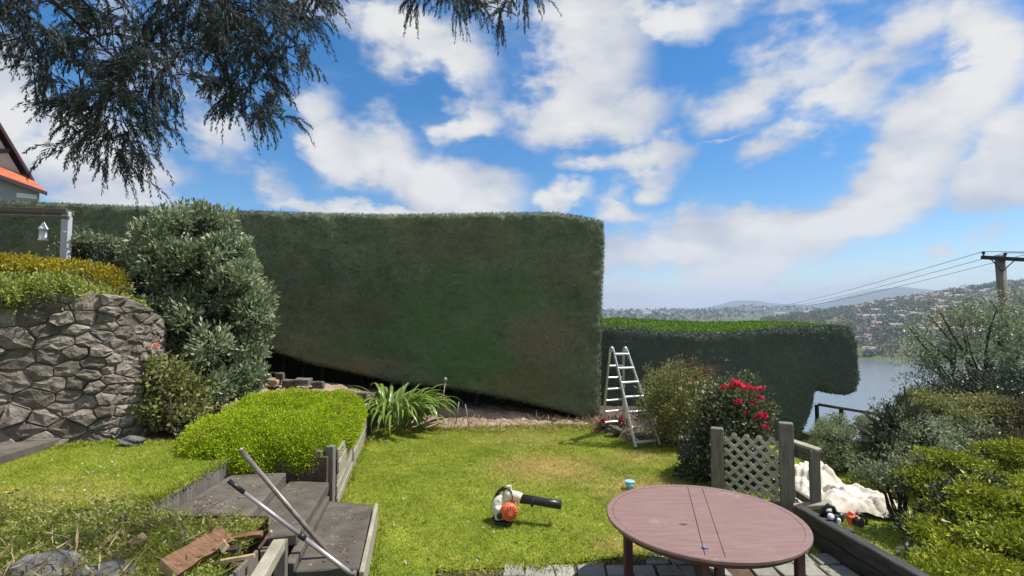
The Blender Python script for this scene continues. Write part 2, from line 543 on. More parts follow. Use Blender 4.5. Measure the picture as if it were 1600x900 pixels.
class MB:
    def __init__(s):
        s.bm = bmesh.new()
        s.mi = 0

    def _v(s, p):
        return s.bm.verts.new([float(c) for c in p])

    def face(s, vs):
        try:
            f = s.bm.faces.new(vs)
            f.material_index = s.mi
            return f
        except ValueError:
            return None

    def poly(s, pts):
        return s.face([s._v(p) for p in pts])

    def hexa(s, b, t):
        B = [s._v(p) for p in b]
        T = [s._v(p) for p in t]
        n = len(B)
        s.face(B[::-1])
        s.face(T)
        for i in range(n):
            s.face([B[i], B[(i + 1) % n], T[(i + 1) % n], T[i]])
        return s

    def box(s, c, size, mat=None):
        hx, hy, hz = [v / 2 for v in size]
        pts = [(-hx, -hy), (hx, -hy), (hx, hy), (-hx, hy)]
        b = [Vector((x, y, -hz)) for x, y in pts]
        t = [Vector((x, y, hz)) for x, y in pts]
        c = Vector([float(v) for v in c])
        if mat is not None:
            b = [mat @ v for v in b]
            t = [mat @ v for v in t]
        return s.hexa([v + c for v in b], [v + c for v in t])

    def bar(s, p0, p1, w, h, up=(0, 0, 1)):
        p0, p1 = Vector([float(v) for v in p0]), Vector([float(v) for v in p1])
        d = (p1 - p0).normalized()
        u = Vector(up)
        sd = d.cross(u)
        if sd.length < 1e-4:
            sd = d.cross(Vector((1, 0, 0)))
        sd.normalize()
        u = sd.cross(d)
        q = [sd * (w / 2) * a + u * (h / 2) * b for a, b in ((-1, -1), (1, -1), (1, 1), (-1, 1))]
        return s.hexa([p0 + v for v in q], [p1 + v for v in q])

    def tube(s, path, rad, n=8, cap=True):
        path = [Vector([float(c) for c in p]) for p in path]
        if not hasattr(rad, '__len__'):
            rad = [rad] * len(path)
        rings = []
        nrm = None
        for i, p in enumerate(path):
            t = (path[min(i + 1, len(path) - 1)] - path[max(i - 1, 0)]).normalized()
            if nrm is None:
                nrm = t.orthogonal().normalized()
            else:
                nrm = (nrm - t * nrm.dot(t)).normalized()
            bi = t.cross(nrm)
            rings.append([s._v(p + (nrm * math.cos(a) + bi * math.sin(a)) * rad[i]) for a in [2 * math.pi * k / n for k in range(n)]])
        for a, b in zip(rings, rings[1:]):
            for k in range(n):
                f = s.face([a[k], a[(k + 1) % n], b[(k + 1) % n], b[k]])
                if f:
                    f.smooth = True
        if cap:
            s.face(rings[0][::-1])
            s.face(rings[-1])
        return s

    def lathe(s, prof, c, axis=(0, 0, 1), n=24):
        """prof: list of (radius, height along axis)"""
        q = Vector(axis).normalized().to_track_quat('Z', 'Y')
        c = Vector([float(v) for v in c])
        rings = []
        for r, h in prof:
            rings.append([s._v(c + q @ Vector((max(r, 1e-4) * math.cos(2 * math.pi * k / n), max(r, 1e-4) * math.sin(2 * math.pi * k / n), h))) for k in range(n)])
        for a, b in zip(rings, rings[1:]):
            for k in range(n):
                f = s.face([a[k], a[(k + 1) % n], b[(k + 1) % n], b[k]])
                if f:
                    f.smooth = True
        s.face(rings[0][::-1])
        s.face(rings[-1])
        return s

    def prism(s, pts, z0, z1):
        a = sum(pts[i][0] * pts[(i + 1) % len(pts)][1] - pts[(i + 1) % len(pts)][0] * pts[i][1] for i in range(len(pts)))
        if a < 0:
            pts = pts[::-1]
        zf = z1 if callable(z1) else (lambda x, y: z1)
        return s.hexa([(p[0], p[1], z0) for p in pts], [(p[0], p[1], zf(p[0], p[1])) for p in pts])

    def jitter(s, a, rng):
        for v in s.bm.verts:
            v.co += Vector([rng.uniform(-a, a) for _ in range(3)])
        return s

    def build(s, name, mats, parent=None, bevel=0, own=False, smooth=False, seg=1):
        if bevel:
            bmesh.ops.remove_doubles(s.bm, verts=s.bm.verts, dist=1e-5)
            bmesh.ops.bevel(s.bm, geom=list(s.bm.edges), offset=bevel, segments=seg, affect='EDGES', profile=.5)
        bmesh.ops.recalc_face_normals(s.bm, faces=list(s.bm.faces))
        o0 = W(parent) if parent is not None else Vector((0, 0, 0))
        loc = None
        if own or parent is None:
            vs = [v.co for v in s.bm.verts]
            lo = Vector([min(v[i] for v in vs) for i in range(3)])
            hi = Vector([max(v[i] for v in vs) for i in range(3)])
            c = (lo + hi) / 2
            if parent is None:
                c.z = lo.z
            loc = c - o0
            o0 = c
        for v in s.bm.verts:
            v.co -= o0
        me = bpy.data.meshes.new(name)
        s.bm.to_mesh(me)
        s.bm.free()
        if smooth:
            for p in me.polygons:
                p.use_smooth = True
        for m in ([mats] if isinstance(mats, str) else mats):
            me.materials.append(M[m])
        return link(name, me, parent, loc)


def rng_(seed):
    return np.random.default_rng(seed)


def unit(v):
    return v / np.maximum(np.linalg.norm(v, axis=-1, keepdims=True), 1e-9)


def leaf_quads(P, D, L, Wd, rg, fold=.25, nrm=None):
    """rhombic leaves at P pointing along D"""
    n = len(P)
    D = unit(D)
    S = unit(np.cross(D, rg.normal(size=(n, 3)) + (0 if nrm is None else nrm * 2.6)))
    N = np.cross(S, D)
    L = np.broadcast_to(np.asarray(L, float).reshape(-1, 1), (n, 1)) * rg.uniform(.7, 1.25, (n, 1))
    Wd = np.broadcast_to(np.asarray(Wd, float).reshape(-1, 1), (n, 1)) * rg.uniform(.8, 1.2, (n, 1))
    mid = P + D * L * .5
    V = np.empty((n, 4, 3))
    V[:, 0] = P
    V[:, 1] = mid + S * Wd * .5 + N * Wd * fold
    V[:, 2] = P + D * L - N * L * .1
    V[:, 3] = mid - S * Wd * .5 + N * Wd * fold
    return V.reshape(-1, 3), np.arange(4 * n).reshape(n, 4)


def sphere_dirs(n, rg):
    return unit(rg.normal(size=(n, 3)))


def crown_points(lobes, n, rg, inner=.62, zmin=None, squash_bottom=True):
    """clump centres near the outside of a union of ellipsoid lobes"""
    lob = np.array(lobes, float)
    area = (lob[:, 3] * lob[:, 4] + lob[:, 3] * lob[:, 5] + lob[:, 4] * lob[:, 5])
    P, N = [], []
    got = 0
    for _ in range(30):
        m = int(n * 1.6) + 10
        k = rg.choice(len(lob), m, p=area / area.sum())
        d = sphere_dirs(m, rg)
        r = rg.uniform(inner ** 2, 1.0, (m, 1)) ** .5
        p = lob[k, :3] + d * lob[k, 3:6] * r
        nn = unit(d / lob[k, 3:6])
        ok = np.ones(m, bool)
        for j in range(len(lob)):
            q = (p - lob[j, :3]) / lob[j, 3:6]
            ok &= ~((np.linalg.norm(q, axis=1) < inner * .9) & (k != j))
        if zmin is not None:
            ok &= p[:, 2] > zmin
        P.append(p[ok])
        N.append(nn[ok])
        got += ok.sum()
        if got >= n:
            break
    return np.concatenate(P)[:n], np.concatenate(N)[:n]


def foliage(name, lobes, n_clump, per, L, Wd, cr, mat, parent, seed, up=.25, spread=.65, inner=.6, zmin=None, ragged=.0):
    rg = rng_(seed)
    C, N = crown_points(lobes, n_clump, rg, inner, zmin)
    if ragged:
        C = C + N * rg.normal(0, ragged, (len(C), 1))
    cr = np.broadcast_to(np.asarray(cr, float), (3,))
    k = rg.integers(int(per * .6), int(per * 1.4) + 1, len(C))
    idx = np.repeat(np.arange(len(C)), k)
    P = C[idx] + rg.normal(size=(len(idx), 3)) * cr * .55
    D = N[idx] * .6 + rg.normal(size=(len(idx), 3)) * spread + np.array([0, 0, up]) + (P - C[idx]) / cr.mean() * .45
    V, F = leaf_quads(P, D, L, Wd, rg)
    return fast(name, V, F, mat, parent)


def sublobes(lobes, n, f, seed, flat=1.0, jit=.12):
    """small puffs spread over the outside of the big lobes"""
    rg = rng_(seed)
    C, N = crown_points(lobes, n, rg, .80)
    r = np.mean([(l[3] + l[4] + l[5]) / 3 for l in lobes]) * f
    out = []
    for c, nn in zip(C, N):
        q = r * rg.uniform(.6, 1.35)
        c = c + nn * rg.normal(0, jit * r)
        out.append((c[0], c[1], c[2], q, q, q * flat))
    return out


def tiers(x0, x1, y0, y1, d0, d1, n, rx, ry, seed):
    """flat sprays stacked through a box given in picture terms"""
    rg = rng_(seed)
    out = []
    for k in range(n):
        t = (k + rg.uniform(.1, .9)) / n
        y = y0 + (y1 - y0) * t
        x = rg.uniform(x0, x1)
        d = d1 + (d0 - d1) * t + rg.normal(0, .12)
        s = rg.uniform(.7, 1.4)
        out.append(lob(x, y, d, rx * s, ry * s))
    return out


def lob(cx, cy, d, rx, ry, rd=None):
    c = px(cx, cy, d)
    s = d / 800
    return (c[0], c[1], c[2], rx * s, (rx if rd is None else rd) * s, ry * s)


def limbs(name, base, tips, r0, mat, parent, seed, n=5, sag=.1):
    rg = random.Random(seed)
    mb = MB()
    base = Vector([float(v) for v in base])
    for t in tips:
        t = Vector([float(v) for v in t])
        pts = []
        for i in range(n + 1):
            f = i / n
            p = base.lerp(t, f)
            a = (t - base).length * sag * math.sin(math.pi * f)
            p += Vector((rg.uniform(-a, a), rg.uniform(-a, a), a * .5))
            pts.append(p)
        mb.tube(pts, [r0 * (1 - .82 * i / n) for i in range(n + 1)], 6)
    return mb.build(name, mat, parent)


def in_poly(P, poly):
    x, y = P[:, 0], P[:, 1]
    inside = np.zeros(len(P), bool)
    n = len(poly)
    for i in range(n):
        x0, y0 = poly[i]
        x1, y1 = poly[(i + 1) % n]
        c = ((y0 > y) != (y1 > y)) & (x < (x1 - x0) * (y - y0) / (y1 - y0 + 1e-12) + x0)
        inside ^= c
    return inside


def edge_dist(P, poly, closed=True):
    best = np.full(len(P), 1e9)
    n = len(poly)
    for i in range(n if closed else n - 1):
        a = np.array(poly[i])
        b = np.array(poly[(i + 1) % n])
        ab = b - a
        t = np.clip(((P - a) @ ab) / (ab @ ab + 1e-12), 0, 1)
        best = np.minimum(best, np.linalg.norm(P - a - t[:, None] * ab, axis=1))
    return best


def wob(x, y, s=1.0, seed=0):
    return (np.sin(x * 1.7 * s + seed) * np.cos(y * 1.3 * s + seed * 2) + .5 * np.sin(x * 3.9 * s + y * 2.7 * s + seed) + .25 * np.sin(x * 9.1 * s - y * 7.7 * s + seed * 3)) / 1.75


def vnoise(x, y, scale, seed):
    rg = rng_(seed)
    T = rg.normal(0, 1, (64, 64))
    u, v = np.asarray(x) / scale, np.asarray(y) / scale
    i, j = np.floor(u).astype(int), np.floor(v).astype(int)
    a, b = u - i, v - j
    a, b = a * a * (3 - 2 * a), b * b * (3 - 2 * b)
    g = lambda p, q: T[p % 64, q % 64]
    return (g(i, j) * (1 - a) + g(i + 1, j) * a) * (1 - b) + (g(i, j + 1) * (1 - a) + g(i + 1, j + 1) * a) * b


# ---------------------------------------------------------------- terrain, water, haze
def XB(y):
    return np.interp(y, [0, 6.8, 7.6, 9, 14, 20], [3.5, 3.5, 3.8, 4.6, 5.2, 6.2])


def hill(x, y, cx, cy, h, sx, sy):
    return h * np.exp(-((x - cx) / sx) ** 2 / 2 - ((y - cy) / sy) ** 2 / 2)


def Hmap(x, y):
    x = np.asarray(x, float)
    y = np.asarray(y, float)
    st = np.clip((x - XB(y)) / .3, 0, 1)
    z = -.03 - st * .97
    t = .75 * np.maximum(0, x - 9) + .6 * np.maximum(0, y - 15.5)
    z = z - .25 * t
    z = np.where(x < -9, z + np.minimum(10, (-x - 9) * .35), z)
    z = np.maximum(z, -47)
    r = np.hypot(x, y)
    shore = 478 + 14 * np.sin(x * .021) + 8 * np.sin(x * .06 + 1) - .12 * np.maximum(0, x - 500)
    s = np.clip((y - shore) / 60, 0, 1)
    far = -47 + 9 * s
    far = far + s * (hill(x, y, 1130, 980, 108, 330, 330) + hill(x, y, 560, 820, 12, 160, 200)
                     + hill(x, y, 760, 640, 22, 150, 90) + hill(x, y, 560, 590, 6, 90, 50))
    f2 = np.clip((y - 1300) / 900, 0, 1)
    far = far + f2 * (44 + 15 * wob(x / 420, y / 500, 1, 3) + 8 * wob(x / 130, y / 150, 1, 5))
    far = far + hill(x, y, 2870, 6500, 135, 270, 400) + hill(x, y, 3150, 6000, 60, 700, 400) + hill(x, y, 3520, 4700, 215, 400, 500) + hill(x, y, 4700, 5200, 170, 700, 600) + hill(x, y, 1000, 7600, 70, 900, 400) \
        + 0
    far = far + s * 2.2 * wob(x / 40, y / 45, 1, 2)
    return np.where(y > 430, np.maximum(z, far), z)


def make_terrain():
    rr = np.concatenate([np.linspace(.5, 22, 70), np.geomspace(23, 7900, 185)])
    aa = np.concatenate([np.linspace(-180, -58, 22)[:-1], np.linspace(-58, 58, 420), np.linspace(58, 180, 22)[1:-1]])
    A, RR = np.meshgrid(np.radians(aa), rr)
    X, Y = RR * np.sin(A), RR * np.cos(A)
    Z = Hmap(X, Y)
    V = np.stack([X, Y, Z], -1).reshape(-1, 3)
    n, m = len(rr), len(aa)
    i, j = np.meshgrid(np.arange(n - 1), np.arange(m), indexing='ij')
    j2 = (j + 1) % m
    F = np.stack([i * m + j, (i + 1) * m + j, (i + 1) * m + j2, i * m + j2], -1).reshape(-1, 4)[:, ::-1]
    o = fast('ground', V, F, 'earth', smooth=True)
    tag(o, kind='structure')
    mb = MB()
    mb.poly([(-7000, 90, -42.5), (7000, 90, -42.5), (7000, 7400, -42.5), (-7000, 7400, -42.5)])
    tag(mb.build('harbour_water', 'water'), kind='structure')


make_terrain()


def make_haze():
    m = bpy.data.materials.new('haze_air')
    m.use_nodes = True
    nt = m.node_tree
    nt.nodes.clear()
    out = nd(nt, 'ShaderNodeOutputMaterial')
    v = nd(nt, 'ShaderNodeVolumePrincipled')
    v.inputs['Color'].default_value = (.60, .74, 1.0, 1)
    v.inputs['Density'].default_value = 1.75e-4
    v.inputs['Anisotropy'].default_value = .1
    nt.links.new(v.outputs[0], out.inputs['Volume'])
    M['haze'] = m
    mb = MB()
    mb.box((0, 0, 104), (16400, 16400, 304))
    o = mb.build('haze', 'haze')
    tag(o, kind='stuff')


make_haze()


# ---------------------------------------------------------------- far shore: houses and woods
def gable_mesh(name, w, d, h, rh, mats):
    mb = MB()
    mb.box((0, 0, h / 2 - 2), (w, d, h + 4))
    mb.mi = 1
    e = .5
    a = [(-w / 2 - e, -d / 2 - e, h), (w / 2 + e, -d / 2 - e, h), (w / 2 + e, d / 2 + e, h), (-w / 2 - e, d / 2 + e, h)]
    V = [mb._v(p) for p in a] + [mb._v((-w / 2 - e, 0, h + rh)), mb._v((w / 2 + e, 0, h + rh))]
    for f in ((0, 1, 5, 4), (2, 3, 4, 5), (1, 2, 5), (3, 0, 4), (3, 2, 1, 0)):
        mb.face([V[i] for i in f])
    bmesh.ops.recalc_face_normals(mb.bm, faces=list(mb.bm.faces))
    me = bpy.data.meshes.new(name)
    mb.bm.to_mesh(me)
    mb.bm.free()
    for k in mats:
        me.materials.append(M[k])
    return me


def far_shore():
    rg = random.Random(11)
    meshes = [gable_mesh('far_house', *a, ['far_wall', 'far_roof']) for a in ((12, 8, 4, 2.5), (15, 9, 6, 2), (9, 9, 5, 3), (20, 10, 5, 2))]
    n = 0
    while n < 150:                                           # houses up the near hill on the far shore
        d = rg.uniform(520, 1150)
        x = rg.uniform(1335, 1640)
        X = (x - 800) / 800 * d
        z = float(Hmap(X, d))
        if z < -39:
            continue
        o = link('house', rg.choice(meshes), None, (X, d, z))
        o.rotation_euler.z = rg.uniform(0, 3.1)
        tag(o, 'tiny pale house among trees on the wooded hill across the water', 'house', 'houses on the hill across the water')
        n += 1
    n = 0
    big = [gable_mesh('town_house', *a, ['far_wall', 'far_roof']) for a in ((22, 14, 7, 3), (34, 16, 9, 2.5), (30, 18, 14, 2))]
    while n < 150:                                           # the town on the skyline
        d = rg.uniform(1900, 3200)
        x = rg.uniform(930, 1440)
        X = (x - 800) / 800 * d
        z = float(Hmap(X, d))
        o = link('house', rg.choice(big), None, (X, d, z))
        o.rotation_euler.z = rg.uniform(0, 3.1)
        tag(o, 'tiny building in the distant town low along the skyline', 'building', 'buildings of the distant town')
        n += 1
    # woods
    r2 = rng_(5)
    N = 6200
    d = r2.uniform(478, 1400, N) ** 1.0
    x = r2.uniform(1190, 1680, N)
    X = (x - 800) / 800 * d
    Z = Hmap(X, d)
    grove = wob(X / 60, d / 60, 1, 4) + r2.uniform(-.7, .7, N)
    ok = (Z > -41) & (grove > -.25)
    X, d, Z = X[ok], d[ok], Z[ok]
    hgt = r2.uniform(3, 9, len(X))
    P, D, L = [], [], []
    k = 26
    idx = np.repeat(np.arange(len(X)), k)
    dirs = sphere_dirs(len(idx), r2)
    h = hgt[idx]
    C = np.stack([X[idx], d[idx], Z[idx] + h * .55], -1)
    Pp = C + dirs * np.stack([h * .42, h * .42, h * .5], -1) * r2.uniform(.5, 1, (len(idx), 1))
    V, F = leaf_quads(Pp, dirs + r2.normal(size=dirs.shape) * .6, h * .35, h * .28, r2)
    tag(fast('far_woods', V, F, 'farleaf'), 'hazy wood and gardens covering the hillside across the water', 'wood', kind='stuff')
    N = 3000
    d = r2.uniform(1500, 3600, N)
    x = r2.uniform(920, 1480, N)
    X = (x - 800) / 800 * d
    Z = Hmap(X, d)
    ok = (wob(X / 160, d / 160, 1, 9) + r2.uniform(-.5, .5, N)) > .3
    X, d, Z = X[ok], d[ok], Z[ok]
    idx = np.repeat(np.arange(len(X)), 14)
    dirs = sphere_dirs(len(idx), r2)
    h = r2.uniform(8, 18, len(X))[idx]
    C = np.stack([X[idx], d[idx], Z[idx] + h * .3], -1)
    V, F = leaf_quads(C + dirs * np.stack([h * 1.0, h * .8, h * .5], -1), dirs, h * .8, h * .6, r2)
    tag(fast('town_trees', V, F, 'farleaf'), 'dark belts of trees between the buildings of the distant town', 'wood', kind='stuff')


far_shore()


# ---------------------------------------------------------------- lawns, terrace, patio
EDGE = [(-2.31, 6.8), (-2.6, 8.4), (-2.95, 10.6), (-3.2, 12.2)]
LAWN = [(-1.30, 3.0), (-1.62, 6.3), (-2.28, 6.75), (-2.6, 8.4), (-2.95, 10.6), (-3.0, 11.3), (-1.0, 11.55), (1.0, 11.9), (2.0, 11.9), (3.6, 11.2), (4.7, 9.5), (3.9, 7.6), (3.38, 6.9), (3.30, 5.6), (1.79, 5.65), (.66, 5.40), (-.76, 5.2), (-1.1, 3.0)]
LOWER_LAWN = [(3.72, 4.0), (9.5, 4.0), (10.5, 8), (9.5, 14.5), (6.4, 14.5), (5.4, 9.2), (4.4, 7.6), (3.9, 6.8)]
UPPER_LAWN = [(-9.5, 4.95), (-3.46, 4.85), (-3.56, 6.75), (-4.4, 7.15), (-9.5, 7.35)]


def sheet(name, poly, z, mat):
    mb = MB()
    mb.poly([(x, y, z) for x, y in poly])
    return tag(mb.build(name, mat), kind='structure')


def terrace():
    mb = MB()
    mb.prism([(-2.20, 4.73), (-3.46, 4.78), (-3.52, 6.5), (-2.36, 6.62), (-2.36, 6.8), (-2.65, 8.4), (-3.0, 10.6), (-3.25, 14), (-14, 14), (-14, 4.73)], -.3, .72)
    mb.prism([(-2.16, 2.6), (-2.2, 4.728), (-14, 4.728), (-14, 2.6)], -.3, .33)
    tag(mb.build('terrace_ground', 'soil'), kind='structure')
    mb = MB()
    mb.prism([(-6.9, 7.75), (-6.7, 8.4), (-7.4, 11.9), (-14, 11.9), (-14, 7.75)], .5, 2.78)
    tag(mb.build('upper_garden_ground', 'soil'), kind='structure')


terrace()
sheet('lawn', LAWN, .0, 'lawn')
sheet('upper_lawn', UPPER_LAWN, .735, 'lawn')
sheet('lower_lawn', LOWER_LAWN, -.99, 'lawn')
sheet('path_base', [(-1.2, 2.2), (3.3, 2.2), (3.3, 5.62), (1.79, 5.64), (.66, 5.39), (-.76, 5.19), (-1.1, 2.9)], -.012, 'soil')


def grass(name, poly, z, n, seed, h=(.018, .045), label='', w=.009):
    rg = rng_(seed)
    p = np.array(poly)
    lo, hi = p.min(0), p.max(0)
    Q = rg.uniform(lo, hi, (int(n * 1.9), 2))
    Q = Q[in_poly(Q, poly)][:n]
    n = len(Q)
    hh = rg.uniform(h[0], h[1], n) * (1 + .35 * wob(Q[:, 0] * 2, Q[:, 1] * 2, 1.3, seed))
    a = rg.uniform(0, 2 * np.pi, n)
    S = np.stack([np.cos(a), np.sin(a), np.zeros(n)], -1)
    P = np.stack([Q[:, 0], Q[:, 1], (z(Q[:, 0], Q[:, 1]) if callable(z) else np.full(n, z)) - .002], -1)
    T = P + rg.normal(size=(n, 3)) * [1, 1, 0] * hh[:, None] * 1.1 + np.array([0, 0, 1]) * hh[:, None]
    V = np.stack([P - S * w * .5, P + S * w * .5, T], 1).reshape(-1, 3)
    return tag(fast(name, V, np.arange(3 * n).reshape(n, 3), 'blade'), label, 'grass', kind='stuff')


grass('grass', LAWN, 0, 330000, 1, label='short mown grass of the middle lawn with dry yellow patches')
grass('grass', UPPER_LAWN, .735, 140000, 2, label='bright green grass of the raised lawn in front of the stone wall')
grass('grass', LOWER_LAWN, -.99, 90000, 3, label='sunlit grass of the lower lawn around the canvas sheets', w=.014)


def specks(name, poly, z, n, seed, mat, label, size=.016, cat='flowers'):
    rg = rng_(seed)
    p = np.array(poly)
    Q = rg.uniform(p.min(0), p.max(0), (n * 3, 2))
    Q = Q[in_poly(Q, poly)]
    Q = Q[wob(Q[:, 0], Q[:, 1], 1.6, seed) + rg.uniform(-.4, .4, len(Q)) > .1][:n]
    idx = np.repeat(np.arange(len(Q)), 6)
    P = np.stack([Q[idx, 0], Q[idx, 1], np.full(len(idx), z)], -1)
    D = rg.normal(size=P.shape) * [1, 1, .5] + [0, 0, .4]
    V, F = leaf_quads(P, D, size, size * .9, rg)
    return tag(fast(name, V, F, mat), label, cat, kind='stuff')


specks('clover_flowers', LAWN, .045, 170, 4, 'whitepetal', 'scattered tiny white clover flowers in the middle lawn')
specks('clover_flowers', UPPER_LAWN, .775, 110, 5, 'whitepetal', 'scattered tiny white clover flowers in the raised lawn')
specks('clover_leaves', LAWN, .02, 500, 6, 'pale_clover', 'patches of paler clover leaves low in the middle lawn', .026, 'clover')


def fringe(name, pts, z, n, seed, label, spread=.05, h=.07, mat='blade'):
    rg = rng_(seed)
    k = rg.integers(0, len(pts) - 1, n)
    t = rg.uniform(0, 1, (n, 1))
    a, b = np.array(pts)[k], np.array(pts)[k + 1]
    Q = a + (b - a) * t + rg.normal(0, spread, (n, 2))
    P = np.stack([Q[:, 0], Q[:, 1], np.full(n, z)], -1)
    V, F = leaf_quads(P, rg.normal(size=P.shape) * [.8, .8, .2] + [0, 0, .8], h, .010, rg)
    return tag(fast(name, V, F, mat), label, 'grass', kind='stuff')


fringe('edge_grass', [(-3.46, 4.85), (-3.54, 6.6)], .735, 1500, 61, 'uncut grass along the edging boards of the raised lawn', .035)
fringe('edge_grass', [(-8.2, 5.8), (-6.2, 6.9), (-5.6, 7.25), (-4.6, 7.2), (-3.6, 6.8)], .735, 2600, 62, 'uncut grass along the foot of the stone wall', .06, .08)
fringe('edge_grass', [(-1.28, 4.6), (-1.58, 6.25), (-2.26, 6.72), (-2.56, 8.4), (-2.9, 10.6)], .0, 3200, 63, 'uncut grass along the side of the steps and the board wall', .03, .09)
fringe('edge_grass', [(-2.9, 11.2), (-1.0, 11.5), (1.0, 11.8), (2.1, 11.4), (3.0, 9.8), (3.7, 8.0), (3.4, 7.2)], .0, 4200, 64, 'ragged grass along the far and right edges of the middle lawn', .07, .08)


def patio():
    root = thing('patio', (.8, 4.6, 0), None, None)
    tag(root, kind='structure')
    rg = random.Random(3)
    edge = lambda x: np.interp(x, [-1.2, -.76, .66, 1.79, 3.3], [5.0, 5.17, 5.37, 5.62, 5.65])
    row = 0
    y = 2.35
    while y < 5.7:
        hgt = rg.uniform(.19, .26)
        x = -1.05 + (row % 2) * .12 - rg.uniform(0, .1)
        while x < 3.2:
            w = rg.uniform(.20, .31)
            g = .012
            if y + hgt < edge(x + w / 2) + .06 and rg.random() > .02 and x > -1.05 + max(0, (y - 3) * .1):
                j = lambda: rg.uniform(-.018, .018)
                pts = [(x + g + j(), y + g + j()), (x + w - g + j(), y + g + j()), (x + w - g + j(), y + hgt - g + j()), (x + g + j(), y + hgt - g + j())]
                t1, t2 = rg.uniform(-.02, .02), rg.uniform(-.02, .02)
                zz = rg.uniform(.004, .016)
                mb = MB()
                mb.prism(pts, -.04, lambda a, b, x=x, y=y, t1=t1, t2=t2, zz=zz: zz + (a - x) * t1 + (b - y) * t2)
                mb.build('paver', 'paver', root, .007, own=True)
            x += w
        y += hgt
        row += 1
    # weeds in the joints
    r2 = rng_(8)
    P = np.stack([r2.uniform(-1, 3.2, 2600), r2.uniform(2.4, 5.6, 2600), np.full(2600, .0)], -1)
    P = P[wob(P[:, 0], P[:, 1], 2.4, 1) > .12]
    P = np.repeat(P, 3, 0)
    V, F = leaf_quads(P + r2.normal(size=P.shape) * [.03, .03, 0], r2.normal(size=P.shape) * [.7, .7, .2] + [0, 0, .9], .035, .012, r2)
    tag(fast('joint_weeds', V, F, 'weed'), 'weeds and tufts growing in the joints between the patio pavers', 'weeds', kind='stuff')
    rgx = rng_(18)
    n = 1600
    xs = rgx.uniform(-.8, 3.2, n)
    ys = edge(xs) + rgx.normal(-.01, .06, n)
    P = np.stack([xs, ys, np.full(n, .0)], -1)
    V, F = leaf_quads(P, rgx.normal(size=P.shape) * [.8, .8, .1] + [0, 0, .8], .05, .012, rgx)
    tag(fast('edge_grass', V, F, 'blade'), 'ragged grass creeping over the far edge of the patio', 'grass', kind='stuff')


patio()


# ---------------------------------------------------------------- hedges
def hedge_face_mat(name, cols, spots):
    """sheared face: fine twiggy relief; fresh green and brown patches with a shape of their own"""
    m, nt, b = base_mat(name, .7, .3)
    geo = nd(nt, 'ShaderNodeNewGeometry')
    P = geo.outputs['Position']
    f = noise(nt, .8, 5, .6, vec=P)
    g = noise(nt, 26, 5, .65, vec=P, stretch=((1, 1, 1.5),))
    h = noise(nt, 6, 4, .6, vec=P)
    k = noise(nt, 60, 3, .6, vec=P)
    v = mth(nt, 'ADD', mth(nt, 'MULTIPLY', f, .45), mth(nt, 'ADD', mth(nt, 'ADD', mth(nt, 'MULTIPLY', g, .42), mth(nt, 'MULTIPLY', k, .25)), mth(nt, 'MULTIPLY', h, .28)))
    v = mth(nt, 'SUBTRACT', v, .19)
    c = ramp(nt, v, [(.36, tuple(q * .55 for q in cols[0])), (.50, cols[1]), (.64, tuple(q * 1.25 for q in cols[2]))])
    for (x, z, rx, rz, col, wgt) in spots:
        mp = nd(nt, 'ShaderNodeMapping', vector_type='TEXTURE')
        mp.inputs['Location'].default_value = (x, 12.4, z)
        mp.inputs['Scale'].default_value = (rx, 6, rz)
        nt.links.new(P, mp.inputs[0])
        gr = nd(nt, 'ShaderNodeTexGradient', gradient_type='SPHERICAL')
        nt.links.new(mp.outputs[0], gr.inputs[0])
        t = mth(nt, 'ADD', mth(nt, 'MULTIPLY', gr.outputs['Fac'], 1.6), mth(nt, 'ADD', mth(nt, 'MULTIPLY', mth(nt, 'SUBTRACT', h, .5), 3.0), mth(nt, 'MULTIPLY', mth(nt, 'SUBTRACT', g, .5), 2.6)))
        t = mth(nt, 'MULTIPLY', mth(nt, 'MULTIPLY', t, wgt * 1.0, True), mth(nt, 'MULTIPLY', gr.outputs['Fac'], 2.5, True))
        c = mixc(nt, t, c, col)
    nt.links.new(c, b.inputs['Base Color'])
    bump(nt, b, mth(nt, 'ADD', g, mth(nt, 'MULTIPLY', h, .6)), .8, .03)
    return m


def spot(x, y, rx, ry, col, w):
    p = px(x, y, 12.4)
    return (p[0], p[2], rx * 12.4 / 800, ry * 12.4 / 800, col, w)


GRN, BRN = (.092, .188, .056), (.215, .172, .105)
SPOTS = [spot(740, 560, 130, 70, GRN, 1), spot(660, 500, 120, 90, GRN, .7), spot(800, 470, 110, 60, GRN, .6), spot(560, 540, 90, 60, GRN, .45), spot(720, 430, 70, 50, GRN, .5),
         spot(850, 530, 90, 60, BRN, .8), spot(830, 600, 110, 40, (.15, .145, .06), .9), spot(540, 575, 130, 26, BRN, .8), spot(570, 490, 90, 30, (.13, .125, .07), .6), spot(720, 380, 140, 50, BRN, .35), spot(880, 430, 70, 40, BRN, .4)]
M['hedge_face'] = hedge_face_mat('hedge_sheared_face', [(.098, .132, .080), (.142, .182, .100), (.20, .225, .120)], SPOTS)
M['hedge_low_face'] = hedge_face_mat('low_hedge_sheared_face', [(.095, .125, .106), (.125, .160, .125), (.155, .19, .135)], [])


